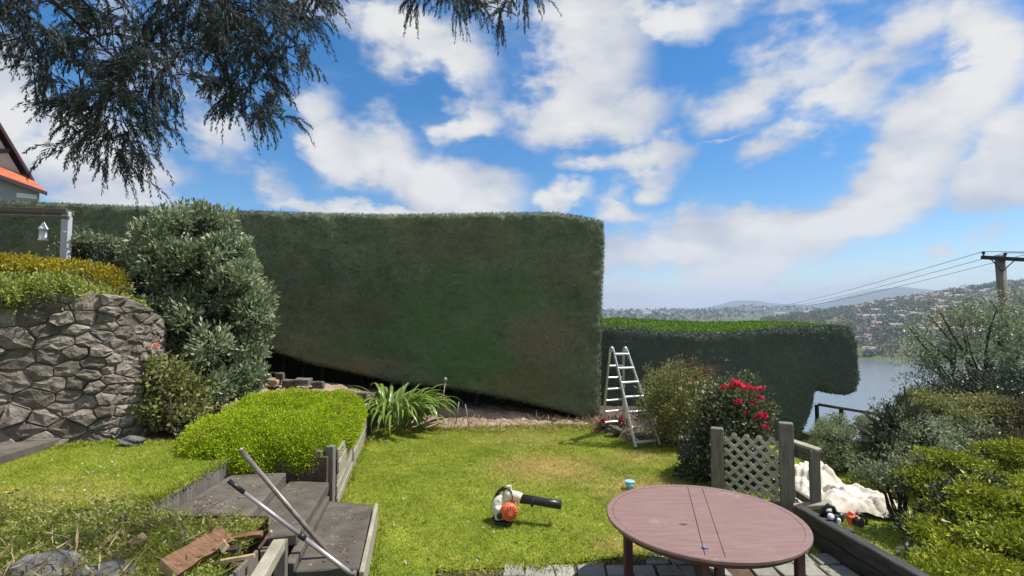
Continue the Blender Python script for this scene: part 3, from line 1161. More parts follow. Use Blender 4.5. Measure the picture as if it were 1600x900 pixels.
def hedge(name, poly, d, thick, n_front, n_side, leaf, mat, label, seed, topmat=None, back_drop=None, top_rise=None, round_r=.25, wobble=.05, cat='hedge', facemat='hedge_face'):
    """clipped hedge: outline polygon in (x,z) on the front plane y=d"""
    rg = rng_(seed)
    A = np.array(poly)
    lo, hi = A.min(0), A.max(0)
    root = thing(name, ((lo[0] + hi[0]) / 2, d + thick / 2, lo[1]), label, cat)

    def yfront(P):
        e = edge_dist(P, poly)
        t = np.clip(1 - e / round_r, 0, 1)
        return d + round_r * (1 - np.sqrt(np.maximum(0, 1 - t * t))) * .8 + wobble * wob(P[:, 0], P[:, 1], .55, seed) + wobble * .45 * wob(P[:, 0], P[:, 1], 2.3, seed + 1) + .016 * vnoise(P[:, 0], P[:, 1] * 1.3, .42, seed) + .012 * np.abs(vnoise(P[:, 0], P[:, 1] * 1.4, .17, seed + 3)) + .010 * np.maximum(0, vnoise(P[:, 0], P[:, 1], .09, seed + 4))

    ar = (hi - lo).prod()
    Q = rg.uniform(lo, hi, (int(n_front * 2.2), 2))
    Q = Q[in_poly(Q, poly)][:n_front]
    P = np.stack([Q[:, 0], yfront(Q) + rg.uniform(-.006, .014, len(Q)), Q[:, 1]], -1)
    D = rg.normal(size=P.shape) * [.9, .12, .9] + np.array([0, -.16, .10])
    V, F = leaf_quads(P, D, leaf * .62, leaf * .30, rg, nrm=np.array([0, -1, .25]))
    fast('front_foliage', V, F, mat, root)
    step = .035
    gx, gz = np.arange(lo[0], hi[0] + step, step), np.arange(lo[1], hi[1] + step, step)
    GX, GZ = np.meshgrid(gx, gz)
    G = np.stack([GX.ravel(), GZ.ravel()], -1)
    ok = in_poly(G, poly) & (edge_dist(G, poly) > .012)
    gy = yfront(G) + .012 + rg.normal(0, .006, len(G))
    nn, mm = GX.shape
    ii, jj = np.meshgrid(np.arange(nn - 1), np.arange(mm - 1), indexing='ij')
    FF = np.stack([ii * mm + jj, ii * mm + jj + 1, (ii + 1) * mm + jj + 1, (ii + 1) * mm + jj], -1).reshape(-1, 4)
    FF = FF[ok[FF].all(1)]
    used, inv = np.unique(FF, return_inverse=True)
    fast('sheared_face', np.stack([G[:, 0], gy, G[:, 1]], -1)[used], inv.reshape(FF.shape), facemat, root, smooth=True)
    # sides, top and underside
    seg = [(A[i], A[(i + 1) % len(A)]) for i in range(len(A))]
    ln = np.array([np.linalg.norm(b - a) for a, b in seg])
    k = rg.choice(len(seg), n_side, p=ln / ln.sum())
    t = rg.uniform(0, 1, (n_side, 1))
    a = np.array([s[0] for s in seg])[k]
    b = np.array([s[1] for s in seg])[k]
    E = a + (b - a) * t
    nrm = np.stack([(b - a)[:, 1], -(b - a)[:, 0]], -1)
    nrm /= np.linalg.norm(nrm, axis=1, keepdims=True)
    sgn = np.sign(sum(A[i][0] * A[(i + 1) % len(A)][1] - A[(i + 1) % len(A)][0] * A[i][1] for i in range(len(A))))
    nrm *= sgn
    u = rg.uniform(0, 1, n_side)
    y = d + .02 + u * thick
    rise = np.zeros(n_side) if top_rise is None else top_rise(E[:, 0], u)
    top = nrm[:, 1] > .6
    z = E[:, 1] + np.where(top, rise, 0)
    rc = np.clip(1 - u * thick / round_r, 0, 1)
    ins = round_r * .25 * (1 - np.sqrt(np.maximum(0, 1 - rc * rc)))
    P = np.stack([E[:, 0] - nrm[:, 0] * ins, y, z - nrm[:, 1] * ins], -1) + rg.normal(0, .012, (n_side, 3))
    D = rg.normal(size=P.shape) * .7 + np.stack([nrm[:, 0], np.zeros(n_side), nrm[:, 1]], -1) * .35
    V, F = leaf_quads(P, D, leaf * np.where(rg.random(n_side) < .012, 2.6, 1.0), leaf * .5, rg)
    V = V.reshape(-1, 4, 3)
    top = top & (u + rg.normal(0, .035, n_side) > .06)
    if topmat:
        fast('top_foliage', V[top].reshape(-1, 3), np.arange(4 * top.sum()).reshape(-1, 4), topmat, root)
        V = V[~top]
    fast('side_foliage', V.reshape(-1, 3), np.arange(4 * len(V)).reshape(-1, 4), mat, root)
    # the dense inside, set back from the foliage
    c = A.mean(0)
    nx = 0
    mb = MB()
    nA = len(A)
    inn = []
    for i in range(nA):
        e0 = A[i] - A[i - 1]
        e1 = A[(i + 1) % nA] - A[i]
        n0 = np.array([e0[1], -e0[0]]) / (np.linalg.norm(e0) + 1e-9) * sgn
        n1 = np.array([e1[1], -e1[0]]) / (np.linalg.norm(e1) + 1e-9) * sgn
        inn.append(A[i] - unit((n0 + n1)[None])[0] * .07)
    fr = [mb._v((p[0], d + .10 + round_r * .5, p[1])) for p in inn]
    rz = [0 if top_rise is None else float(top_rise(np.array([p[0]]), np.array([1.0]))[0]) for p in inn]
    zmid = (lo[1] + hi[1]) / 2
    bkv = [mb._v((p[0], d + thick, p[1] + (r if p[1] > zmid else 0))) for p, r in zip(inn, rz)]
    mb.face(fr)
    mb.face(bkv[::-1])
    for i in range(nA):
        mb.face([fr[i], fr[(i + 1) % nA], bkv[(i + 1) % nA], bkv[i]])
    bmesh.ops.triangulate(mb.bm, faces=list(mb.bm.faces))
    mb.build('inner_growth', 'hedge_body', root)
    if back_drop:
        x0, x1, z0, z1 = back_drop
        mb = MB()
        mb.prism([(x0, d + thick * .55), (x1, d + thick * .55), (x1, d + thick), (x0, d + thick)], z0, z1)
        mb.build('gap_light_block', 'hedge_body', root)  # added block behind the hedge, keeps light out of the gap below
        mb = MB()
        r3 = random.Random(seed)
        x = x0 + .3
        while x < x1 - .2:
            y = d + thick * r3.uniform(.3, .5)
            mb.tube([(x, y, z0), (x + r3.uniform(-.1, .1), y, z0 + .7), (x + r3.uniform(-.2, .2), y, z1)], [.07, .06, .04], 6)
            x += r3.uniform(.5, .9)
        mb.build('stems', 'bark', root)
    return root


def hp(pts, d):
    return [(px(x, y, d)[0], px(x, y, d)[2]) for x, y in pts]


main_poly = hp([(-190, 304), (-100, 308), (0, 313), (100, 317), (250, 323), (370, 328), (500, 332), (600, 334), (700, 333), (800, 331), (860, 331), (900, 335), (930, 341), (944, 345),
                (945, 380), (942, 450), (940, 520), (939, 570), (938, 652), (925, 655),
                (880, 643), (820, 629), (760, 617), (700, 606), (620, 600), (560, 585), (480, 568), (410, 543), (330, 520), (200, 500), (0, 490), (-190, 480)], 12.4)
hedge('tall_hedge', main_poly, 12.4, 2.6, 160000, 150000, .036, 'hedge', 'tall dark clipped hedge with flat top and lifted curved bottom edge', 21,
      back_drop=(-15.5, 2.05, -.1, 3.2), round_r=.14, wobble=.05)
low_poly = hp([(915, 512), (938, 512), (1000, 514), (1040, 519), (1090, 521), (1150, 519), (1200, 514), (1240, 510), (1300, 509), (1328, 511), (1337, 520),
               (1341, 535), (1343, 570), (1346, 590), (1340, 611), (1325, 617), (1300, 614), (1283, 608), (1275, 612), (1270, 640), (1260, 665), (1250, 692), (1180, 700), (1050, 700), (915, 690)], 14.2)
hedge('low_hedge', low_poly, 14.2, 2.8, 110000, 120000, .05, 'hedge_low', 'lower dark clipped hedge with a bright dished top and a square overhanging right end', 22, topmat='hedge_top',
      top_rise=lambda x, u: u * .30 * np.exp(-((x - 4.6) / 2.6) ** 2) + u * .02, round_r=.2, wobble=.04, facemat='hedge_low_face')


# ---------------------------------------------------------------- bed and bank under the hedge
def heap(name, poly, zfun, mat, res=.07, kind='structure', jit=.02, seed=0, smooth=True):
    p = np.array(poly)
    lo, hi = p.min(0), p.max(0)
    xs = np.arange(lo[0], hi[0] + res, res)
    ys = np.arange(lo[1], hi[1] + res, res)
    X, Y = np.meshgrid(xs, ys)
    Q = np.stack([X.ravel(), Y.ravel()], -1)
    e = edge_dist(Q, poly)
    ins = in_poly(Q, poly)
    rg = rng_(seed)
    Z = zfun(Q[:, 0], Q[:, 1], np.where(ins, e, -e)) + rg.normal(0, jit, len(Q))
    n, m = X.shape
    i, j = np.meshgrid(np.arange(n - 1), np.arange(m - 1), indexing='ij')
    F = np.stack([i * m + j, i * m + j + 1, (i + 1) * m + j + 1, (i + 1) * m + j], -1).reshape(-1, 4)
    keep = (ins | (e < res))[F].all(1)
    o = fast(name, np.stack([Q[:, 0], Q[:, 1], Z], -1), F[keep], mat, smooth=smooth)
    me = o.data
    bm = bmesh.new()
    bm.from_mesh(me)
    bmesh.ops.delete(bm, geom=[v for v in bm.verts if not v.link_faces], context='VERTS')
    bm.to_mesh(me)
    bm.free()
    return tag(o, kind=kind)


BANK = [(-1.55, 11.2), (-.6, 11.15), (.6, 11.35), (1.5, 11.6), (2.1, 11.9), (2.0, 13.6), (-4.2, 13.6), (-4.2, 11.6), (-3.0, 11.0)]
heap('soil_bank', BANK, lambda x, y, e: -.05 + np.clip((y - 11.6) * 1.6, 0, 1) * (np.interp(x, [-4.3, -3, -1.7, 0, 1.4, 2.2], [.78, .62, .30, .19, .03, .0]) + .05 * wob(x, y, 3, 1)), 'pinksoil', seed=3, jit=.015)
heap('soil_bank', [(1.7, 11.3), (2.3, 10.3), (3.0, 9.7), (3.6, 8.2), (3.4, 7.4), (3.7, 7.4), (4.5, 9.0), (5.0, 13.9), (1.9, 13.9)], lambda x, y, e: -.04 + np.clip(e * .8, 0, .14) + .02 * wob(x, y, 3, 2), 'soil', seed=4, jit=.012)
r_ = rng_(31)
q = r_.uniform([-1.6, 11.0], [2.2, 11.7], (900, 2))
P_ = np.stack([q[:, 0], q[:, 1], .06 + .25 * np.clip(q[:, 1] - 11.15, 0, 1)], -1)
V_, F_ = leaf_quads(P_, r_.normal(size=P_.shape) * [1, 1, .5] + [0, 0, .4], .16, .014, r_)
tag(fast('dry_stalks', V_, F_, 'straw'), 'dry cut stalks and straw lying along the bare bank below the tall hedge', 'stalks', kind='stuff')


# ---------------------------------------------------------------- stone wall
def stone_wall():
    base = np.array([-6.9, 7.4, .72])
    root = thing('stone_wall', base, 'rough grey rubble stone retaining wall at the left, topped by weeds', 'wall')
    rg = random.Random(7)
    # front line of the wall: straight, then turning back at its right end
    path = [(-8.6, 5.9), (-6.3, 7.0), (-5.75, 7.35), (-5.5, 7.75), (-5.55, 8.3), (-5.8, 8.8)]
    seg = [0]
    for a, b in zip(path, path[1:]):
        seg.append(seg[-1] + math.dist(a, b))

    def at(s):
        s = max(0, min(s, seg[-1] - 1e-4))
        i = max(k for k in range(len(path) - 1) if seg[k] <= s)
        t = (s - seg[i]) / (seg[i + 1] - seg[i])
        a, b = Vector(path[i]), Vector(path[i + 1])
        p = a.lerp(b, t)
        tg = (b - a).normalized()
        return p, Vector((tg.y, -tg.x))

    def top(s):
        return float(np.interp(s, [0, 2.5, 3.0, 3.4, 3.8, 4.3, 4.9], [2.80, 2.82, 2.80, 2.72, 2.58, 2.35, 1.9]))

    def P(s, z, out):
        p, n = at(s)
        lean = -.10 * (z - .7) / 2.1
        return Vector((p.x + n.x * (out + lean), p.y + n.y * (out + lean), z))

    # mortar core
    mb = MB()
    N = 34
    S = [seg[-1] * i / (N - 1) for i in range(N)]
    G = [[mb._v(P(s, .6 + (top(s) - .04 - .6) * j / 10, -.014 + rg.uniform(-.012, .012))) for j in range(11)] for s in S]
    Bk = [[mb._v(P(s, .6 + (top(s) - .04 - .6) * j / 10, -.45)) for j in (0, 10)] for s in S]
    for i in range(N - 1):
        for j in range(10):
            mb.face([G[i][j], G[i + 1][j], G[i + 1][j + 1], G[i][j + 1]])
        mb.face([G[i][10], G[i + 1][10], Bk[i + 1][1], Bk[i][1]])
        mb.face([Bk[i][0], Bk[i][1], Bk[i + 1][1], Bk[i + 1][0]])
    mb.build('mortar', 'mortar', root)
    # rubble stones: irregular cells, larger on the left, smaller towards the broken right end
    asp = 1.55
    seeds = []
    tries = 0
    while tries < 6000:
        tries += 1
        a, b = rg.uniform(1.1, seg[-1]), rg.uniform(.68, 2.85)
        if b > top(a) - .02:
            continue
        r = .30 if a < 2.5 else (.24 if a < 3.1 else .17)
        r *= rg.uniform(.75, 1.15)
        if all((a - c) ** 2 + ((b - d) * asp) ** 2 > r * r * 1.45 for c, d in seeds):
            seeds.append((a, b))
    for a, b in seeds:
        poly = [(1.0, .62), (seg[-1], .62), (seg[-1], 2.84), (1.0, 2.84)]
        for c, d in seeds:
            if (c, d) == (a, b) or (c - a) ** 2 + ((d - b) * asp) ** 2 > 1.2:
                continue
            mx, mz = (a + c) / 2, (b + d) / 2
            nx, nz = c - a, (d - b) * asp * asp
            out = []
            for k in range(len(poly)):
                p, q = poly[k], poly[(k + 1) % len(poly)]
                fp = (p[0] - mx) * nx + (p[1] - mz) * nz
                fq = (q[0] - mx) * nx + (q[1] - mz) * nz
                if fp <= 0:
                    out.append(p)
                if (fp < 0) != (fq < 0):
                    t = fp / (fp - fq)
                    out.append((p[0] + (q[0] - p[0]) * t, p[1] + (q[1] - p[1]) * t))
            poly = out
            if len(poly) < 3:
                break
        if len(poly) < 3:
            continue
        poly = [(x, min(z, top(x) + .09)) for x, z in poly]
        # soften the corners, leave an uneven joint
        pts = []
        for k in range(len(poly)):
            p, q = poly[k], poly[(k + 1) % len(poly)]
            L = math.dist(p, q)
            if L < .02:
                continue
            for t in ((.10, .90) if L < .25 else (.06, .5, .94)):
                pts.append((p[0] + (q[0] - p[0]) * t, p[1] + (q[1] - p[1]) * t))
        if len(pts) < 4:
            continue
        cx, cz = sum(p[0] for p in pts) / len(pts), sum(p[1] for p in pts) / len(pts)
        gap = rg.choice((.001, .003, .005, .016))
        jit = lambda v: rg.uniform(-v, v)
        ring = []
        for x, z in pts:
            L = math.dist((x, z), (cx, cz)) + 1e-6
            f = 1 - gap / L
            ring.append((cx + (x - cx) * f + jit(.008), cz + (z - cz) * f + jit(.008)))
        small = a > 3.3
        out0 = rg.choice((.0, .006, .012, .022, .05)) if not small else rg.uniform(-.015, .012)
        tx, tz = jit(.10), jit(.10)
        n = len(ring)
        mb = MB()
        bk = [mb._v(P(x, z, -.12)) for x, z in ring]
        r1 = [mb._v(P(x, z, out0 - .022 + jit(.012))) for x, z in ring]
        r2 = [mb._v(P(cx + (x - cx) * .92, cz + (z - cz) * .89, out0 + (x - cx) * tx + (z - cz) * tz + jit(.012))) for x, z in ring]
        r3 = [mb._v(P(cx + (x - cx) * .42 + jit(.01), cz + (z - cz) * .42 + jit(.01), out0 + .012 + (x - cx) * tx * .5 + jit(.018))) for x, z in ring[::2]]
        ce = mb._v(P(cx, cz, out0 + .015 + jit(.012)))
        for k in range(n):
            j = (k + 1) % n
            mb.face([bk[k], bk[j], r1[j], r1[k]])
            mb.face([r1[k], r1[j], r2[j], r2[k]])
        m = len(r3)
        for k in range(m):
            j = (k + 1) % m
            k0, k1, k2 = 2 * k, (2 * k + 1) % n, (2 * k + 2) % n
            mb.face([r2[k0], r2[k1], r3[k]])
            if k2 != k1 and not (k == m - 1 and n % 2):
                mb.face([r2[k1], r2[k2], r3[j], r3[k]])
            elif k == m - 1 and n % 2:
                mb.face([r2[k0], r2[0], r3[0], r3[k]]) if False else mb.face([r2[k1], r3[j], r3[k]])
            mb.face([r3[k], r3[j], ce])
        mb.build('stone', 'stone', root, own=True)
    return root


stone_wall()
# low concrete slab in front of the wall at the far left
a0, a1 = pz(-40, 724, .86), pz(104, 681, .86)
mb = MB()
mb.prism([(a0[0], a0[1]), (a1[0], a1[1]), (-6.35, 6.93), (-8.3, 6.02), (-8.3, 5.7)], .70, .86)
tag(mb.build('concrete_ledge', 'concrete', bevel=.012), 'low concrete ledge at the foot of the stone wall, far left', 'ledge')


# ---------------------------------------------------------------- steps and retaining walls, left
def steps():
    root = thing('garden_steps', (-2.3, 5.5, 0), 'grey concrete garden steps climbing left from the lawn to the raised lawn', 'steps')
    def slab(pts, z0, z1, mat='concrete', name='tread', bev=.012):
        mb = MB()
        mb.prism(pts, z0, z1)
        mb.build(name, mat, root, bev, own=True)
    slab([(-1.37, 4.70), (-1.66, 6.22), (-2.22, 6.34), (-1.92, 4.64)], .18, .28)
    slab([(-2.05, 5.0), (-2.28, 6.50), (-2.80, 6.56), (-2.62, 4.82)], .34, .45)
    slab([(-2.55, 5.02), (-2.80, 6.46), (-3.44, 6.42), (-3.40, 4.84)], .46, .58)
    # risers
    slab([(-1.93, 4.66), (-2.215, 6.33), (-2.30, 6.33), (-2.02, 4.66)], -.05, .34, 'concrete', 'riser', .006)
    slab([(-2.60, 4.9), (-2.79, 6.45), (-2.86, 6.45), (-2.70, 4.9)], .40, .46, 'concrete', 'riser', .004)
    # side boards carrying the lowest tread
    slab([(-1.345, 4.62), (-1.64, 6.24), (-1.60, 6.245), (-1.30, 4.62)], -.03, .285, 'timber_pale', 'side_board', .005)
    slab([(-1.375, 4.60), (-1.41, 4.60), (-1.415, 4.68), (-1.38, 4.68)], -.03, .275, 'timber_grey', 'support', .004)
    slab([(-1.84, 4.62), (-1.93, 4.62), (-1.93, 4.70), (-1.84, 4.70)], -.03, .178, 'timber_grey', 'support', .004)
    # edging boards between raised lawn and upper slab
    mb = MB()
    rg = random.Random(5)
    y = 4.86
    while y < 6.72:
        w = rg.uniform(.09, .13)
        x = -3.45 - (y - 4.86) * .05
        mb = MB()
        mb.box((x, y + w / 2, .62), (.035, w - .008, .23 + rg.uniform(-.05, .02)))
        mb.build('edging_board', 'timber_grey', root, .004, own=True)
        y += w
    # posts at the weed bed corner
    for (x, y, w, z) in ((-1.99, 4.52, .10, .60), (-2.13, 4.54, .085, .52)):
        mb = MB()
        mb.box((x, y, z / 2 - .02), (w, w, z + .04), Matrix.Rotation(.2, 3, 'Z'))
        mb.build('post', 'timber_grey', root, .008, own=True)
    mb = MB()
    p0, p1 = pz(398, 905, .66), pz(436, 842, .64)
    mb.bar(p0 + [0, 0, -.05], p1 + [0, 0, -.05], .10, .10)
    mb.build('edge_rail', 'timber_pale', root, .008, own=True)
    for k in range(3):
        mb = MB()
        mb.bar((-2.145, 3.2, .07 + k * .19), (-2.175, 4.47, .07 + k * .19), .03, .18)
        mb.build('retaining_board', 'timber_grey', root, .006, own=True)


steps()


rq = rng_(91)
lit = []
for (x0, x1, y0, y1, zz, k) in ((-1.9, -1.45, 4.75, 6.15, .283, 110), (-2.6, -2.25, 5.0, 6.4, .453, 110), (-3.35, -2.75, 4.95, 6.4, .583, 170)):
    q = rq.uniform([x0, y0], [x1, y1], (k, 2))
    q[:, 0] -= (q[:, 1] - 4.75) * .17 * (zz < .5)
    lit.append(np.stack([q[:, 0], q[:, 1], np.full(k, zz)], -1))
lit = np.concatenate(lit)
lv, lf = leaf_quads(lit, rq.normal(size=lit.shape) * [1, 1, .12], .035, .014, rq, .08)
tag(fast('leaf_litter', lv, lf, 'straw'), 'dry leaf litter and clippings scattered over the concrete steps', 'leaf litter', kind='stuff')


def timber_wall():
    root = thing('timber_retaining_wall', (-2.4, 7.5, 0), 'pale board retaining wall holding the mossy bed beside the lawn', 'retaining wall')
    A, B = Vector((-2.29, 6.80, 0)), Vector((-2.60, 8.45, 0))
    C = Vector((-2.98, 10.6, 0))
    rg = random.Random(9)
    for k in range(5):
        for (p, q, z1) in ((A, B, .80), (B, C, .70)):
            z = .075 + k * .156
            off = Vector((rg.uniform(-.012, .012), 0, 0))
            mb = MB()
            mb.bar(p + off + Vector((0, .02, z)), q + off + Vector((0, -.01, z - k * .012)), .035, .142)
            mb.build('board', 'timber_pale', root, .006, own=True)
    for (x, y, w, z) in ((-2.32, 6.74, .10, .84), (-2.45, 6.66, .09, .80), (-2.66, 8.42, .09, .74), (-2.58, 6.68, .07, .66)):
        mb = MB()
        mb.box((x - .03, y, z / 2), (w, w, z))
        mb.build('post', 'timber_grey', root, .008, own=True)
    for k in range(3):
        mb = MB()
        mb.bar((-2.52, 6.62, .53 + k * .075 - .0), (-3.5, 6.56, .53 + k * .075), .03, .07)
        mb.build('back_board', 'timber_dark', root, .004, own=True)


timber_wall()


def sleepers_right():
    root = thing('sleeper_wall', (3.4, 5.0, 0), 'dark timber sleeper wall along the right edge of the patio', 'retaining wall')
    a = pz(1237, 788, .33)
    b = pz(1455, 912, .33)
    p = Vector((a[0], a[1], 0))
    q = Vector((b[0], b[1], 0))
    d = (q - p).normalized()
    q2 = p + d * 4.2
    rg = random.Random(2)
    for k in range(8):
        z = .33 - .17 / 2 - k * .17
        o = Vector((rg.uniform(-.012, .012), 0, 0))
        for (s, e) in ((0, 2.05), (2.06, 4.2)):
            mb = MB()
            mb.bar(p + d * s + o + Vector((.06, 0, z)), p + d * e + o + Vector((.06, 0, z)), .12, .163)
            mb.build('sleeper', 'timber_dark', root, .012, own=True)
    for s in (.6, 2.0, 3.4):
        mb = MB()
        c = p + d * s + Vector((.20, 0, 0))
        mb.box((c.x, c.y, -.35), (.10, .10, 1.3))
        mb.build('post', 'timber_dark', root, .01, own=True)


sleepers_right()


# ---------------------------------------------------------------- lattice screen and stair rail
def lattice():
    L = px(1122, 770, 7.15)
    Rr = px(1231, 790, 6.75)
    root = thing('lattice_screen', ((L[0] + Rr[0]) / 2, 6.95, 0), 'grey wooden lattice screen between two thick posts beside the rose', 'trellis')
    pl = Vector((L[0], 7.15, 0))
    pr = Vector((Rr[0], 6.75, 0))
    zt = px(1107, 668, 7.15)[2]
    ztr = px(1213, 660, 6.75)[2]
    for (p, z, w) in ((pl, zt, .165), (pr, ztr, .17)):
        mb = MB()
        mb.box((p.x, p.y, z / 2 - .15), (w, w * .8, z + .3), Matrix.Rotation(-.4, 3, 'Z'))
        mb.build('post', 'timber_grey', root, .018, own=True, seg=2)
    d = (pr - pl)
    ln = d.length
    d.normalize()
    nrm = Vector((d.y, -d.x, 0))
    z0, z1 = .10, min(zt, ztr) - .06
    u0, u1 = .09, ln - .09
    for (za, zb, nm) in ((z0 - .10, z0 + .0, 'bottom_rail'),):
        mb = MB()
        mb.bar(pl + d * u0 + Vector((0, 0, (za + zb) / 2)), pl + d * u1 + Vector((0, 0, (za + zb) / 2)), .05, zb - za)
        mb.build(nm, 'timber_grey', root, .006, own=True)
    sp = .118
    H = z1 - z0
    Wd = u1 - u0
    for layer, sgn in ((0, 1), (1, -1)):
        c = -H
        while c < Wd + H:
            # line: u = c + t (sgn=1) or u = c + H - t, t in 0..H
            t0, t1 = 0.0, H
            if sgn == 1:
                t0 = max(t0, u0 - u0 - c)
                t1 = min(t1, Wd - c)
                ua, ub = c + t0, c + t1
            else:
                t0 = max(t0, c + H - Wd)
                t1 = min(t1, c + H)
                ua, ub = c + H - t0, c + H - t1
            if t1 - t0 > .06:
                off = nrm * (.008 if layer else -.006)
                mb = MB()
                mb.bar(pl + d * (u0 + ua) + off + Vector((0, 0, z0 + t0)), pl + d * (u0 + ub) + off + Vector((0, 0, z0 + t1)), .010, .044, up=nrm.cross(Vector((0, 0, 1))))
                mb.build('lath', 'timber_lat', root, .002, own=True)
            c += sp * 1.3
    return pr


PR = lattice()


def stair_rail():
    root = thing('stair_rail', (3.9, 6.6, -1), 'weathered wooden handrail with a square post to the right of the lattice', 'handrail')
    a = px(1226, 684, 6.9)
    b = px(1272, 703, 6.55)
    mb = MB()
    base = px(1272, 703, 6.55)
    mb.box((base[0], base[1], (base[2] - 1.0) / 2), (.115, .10, base[2] + 1.0), Matrix.Rotation(-.3, 3, 'Z'))
    mb.build('post', 'timber_grey', root, .012, own=True, seg=2)
    for k, (dz, w, h, m) in enumerate(((.0, .13, .04, 'timber_pale'), (-.055, .05, .06, 'timber_grey'), (-.14, .04, .09, 'timber_grey'))):
        mb = MB()
        mb.bar(a + [-.05, .0, dz], b + [.05, -.03, dz], w, h)
        mb.build('rail', m, root, .006, own=True)
    mb = MB()
    mb.bar(px(1240, 792, 6.6), px(1300, 788, 6.4), .16, .05)
    mb.build('sill_board', 'timber_pale', root, .008, own=True)
    mb = MB()
    mb.bar(px(1236, 765, 7.0), px(1276, 792, 6.55), .05, .10)
    mb.build('lower_rail', 'timber_grey', root, .006, own=True)


stair_rail()


# ---------------------------------------------------------------- table
def table():
    cx, cy, r, zt = 1.73, 4.73, .86, .72
    root = thing('round_table', (cx, cy, 0), 'round reddish brown wooden folding table with a centre plank on the patio', 'table')
    d = Vector((.335, 1.305)).normalized()          # direction of the centre plank
    s = Vector((d.y, -d.x))
    hw = .07
    rim = .055
    ri = r - rim

    def P(u, v, z):
        return Vector((cx + s.x * u + d.x * v, cy + s.y * u + d.y * v, z))

    for sg in (-1, 1):
        N = 28
        u0 = hw + .004
        a0 = math.acos(u0 / (ri - .002))
        pts = []
        for i in range(N + 1):
            a = -a0 + 2 * a0 * i / N
            pts.append((sg * (ri - .002) * math.cos(a), (ri - .002) * math.sin(a)))
        mb = MB()
        w = [P(u, v, 0) for u, v in pts]
        mb.prism([(p.x, p.y) for p in w], zt - .026, zt)
        mb.build('leaf_panel', 'tabletop', root, .0025, own=True)
    v0 = math.sqrt(ri ** 2 - hw ** 2) - .004
    mb = MB()
    w = [P(-hw, -v0, 0), P(hw, -v0, 0), P(hw, v0, 0), P(-hw, v0, 0)]
    mb.prism([(p.x, p.y) for p in w], zt - .026, zt + .001)
    mb.build('centre_plank', 'tabletop', root, .0025, own=True)
    mb = MB()
    N = 72
    prof = [(ri, zt - .03), (r - .006, zt - .03), (r, zt - .022), (r, zt - .006), (r - .007, zt + .0005), (ri, zt + .0005)]
    rings = [[mb._v((cx + q * math.cos(2 * math.pi * k / N), cy + q * math.sin(2 * math.pi * k / N), z)) for q, z in prof] for k in range(N)]
    for k in range(N):
        a, b = rings[k], rings[(k + 1) % N]
        for i in range(len(prof)):
            j = (i + 1) % len(prof)
            mb.face([a[i], b[i], b[j], a[j]])
    mb.build('rim', 'tabletop', root)
    # apron ring and legs
    mb = MB()
    N = 48
    prof = [(r - .09, zt - .075), (r - .05, zt - .075), (r - .05, zt - .031), (r - .09, zt - .031)]
    rings = [[mb._v((cx + q * math.cos(2 * math.pi * k / N), cy + q * math.sin(2 * math.pi * k / N), z)) for q, z in prof] for k in range(N)]
    for k in range(N):
        a, b = rings[k], rings[(k + 1) % N]
        for i in range(4):
            j = (i + 1) % 4
            mb.face([a[i], b[i], b[j], a[j]])
    mb.build('apron', 'tableleg', root)
    for (x, y) in ((1.045, 4.72), (1.53, 4.19), (1.665, 4.22), (2.30, 4.20)):
        mb = MB()
        mb.box((x, y, (zt - .03) / 2 + .008), (.074, .05, zt - .048), Matrix.Rotation(.25, 3, 'Z'))
        mb.build('leg', 'tableleg', root, .006, own=True, seg=2)
    mb = MB()
    mb.bar((1.56, 4.22, .15), (1.85, 5.35, .15), .05, .05)
    mb.build('stretcher', 'tableleg', root, .005, own=True)
    mb = MB()
    mb.box((1.85, 5.35, .34), (.074, .05, .68), Matrix.Rotation(.25, 3, 'Z'))
    mb.build('leg', 'tableleg', root, .006, own=True, seg=2)
    # dark red knot
    k = pz(1068, 819, zt + .002)
    mb = MB()
    pts = [(k[0] + .032 * math.cos(a) * (1 + .3 * math.sin(3 * a)), k[1] + .020 * math.sin(a)) for a in [2 * math.pi * i / 14 for i in range(14)]]
    mb.prism(pts, zt - .001, zt + .0018)
    M['knot'] = plain('red_knot', (.13, .035, .03), .4, .4)
    mb.build('stain', 'knot', root)
    # small blue clip on the rim
    c = pz(1100, 856, zt + .005)
    mb = MB()
    mb.lathe([(.014, 0), (.018, .004), (.016, .012), (.006, .015)], (c[0], c[1], zt + .002), n=12)
    mb.box((c[0] + .018, c[1] - .012, zt + .006), (.022, .012, .006))
    M['clip_blue'] = plain('blue_clip', (.10, .16, .36), .4, .4)
    tag(mb.build('bottle_cap', 'clip_blue'), 'tiny blue cap lying near the front edge of the table', 'cap')


table()
# pale blue tub on the grass just beyond the table
b = pz(984, 765, 0)
tub = thing('plastic_tub', (b[0], b[1], 0), 'small pale blue plastic tub on the lawn behind the table', 'tub')
mb = MB()
mb.lathe([(.05, .0), (.066, .12), (.060, .12), (.046, .012)], b, n=20)
mb.build('bowl', 'blue_plastic', tub)
mb = MB()
mb.lathe([(.066, .112), (.075, .114), (.075, .124), (.064, .126)], b, n=20)
mb.build('rim', 'blue_plastic', tub)


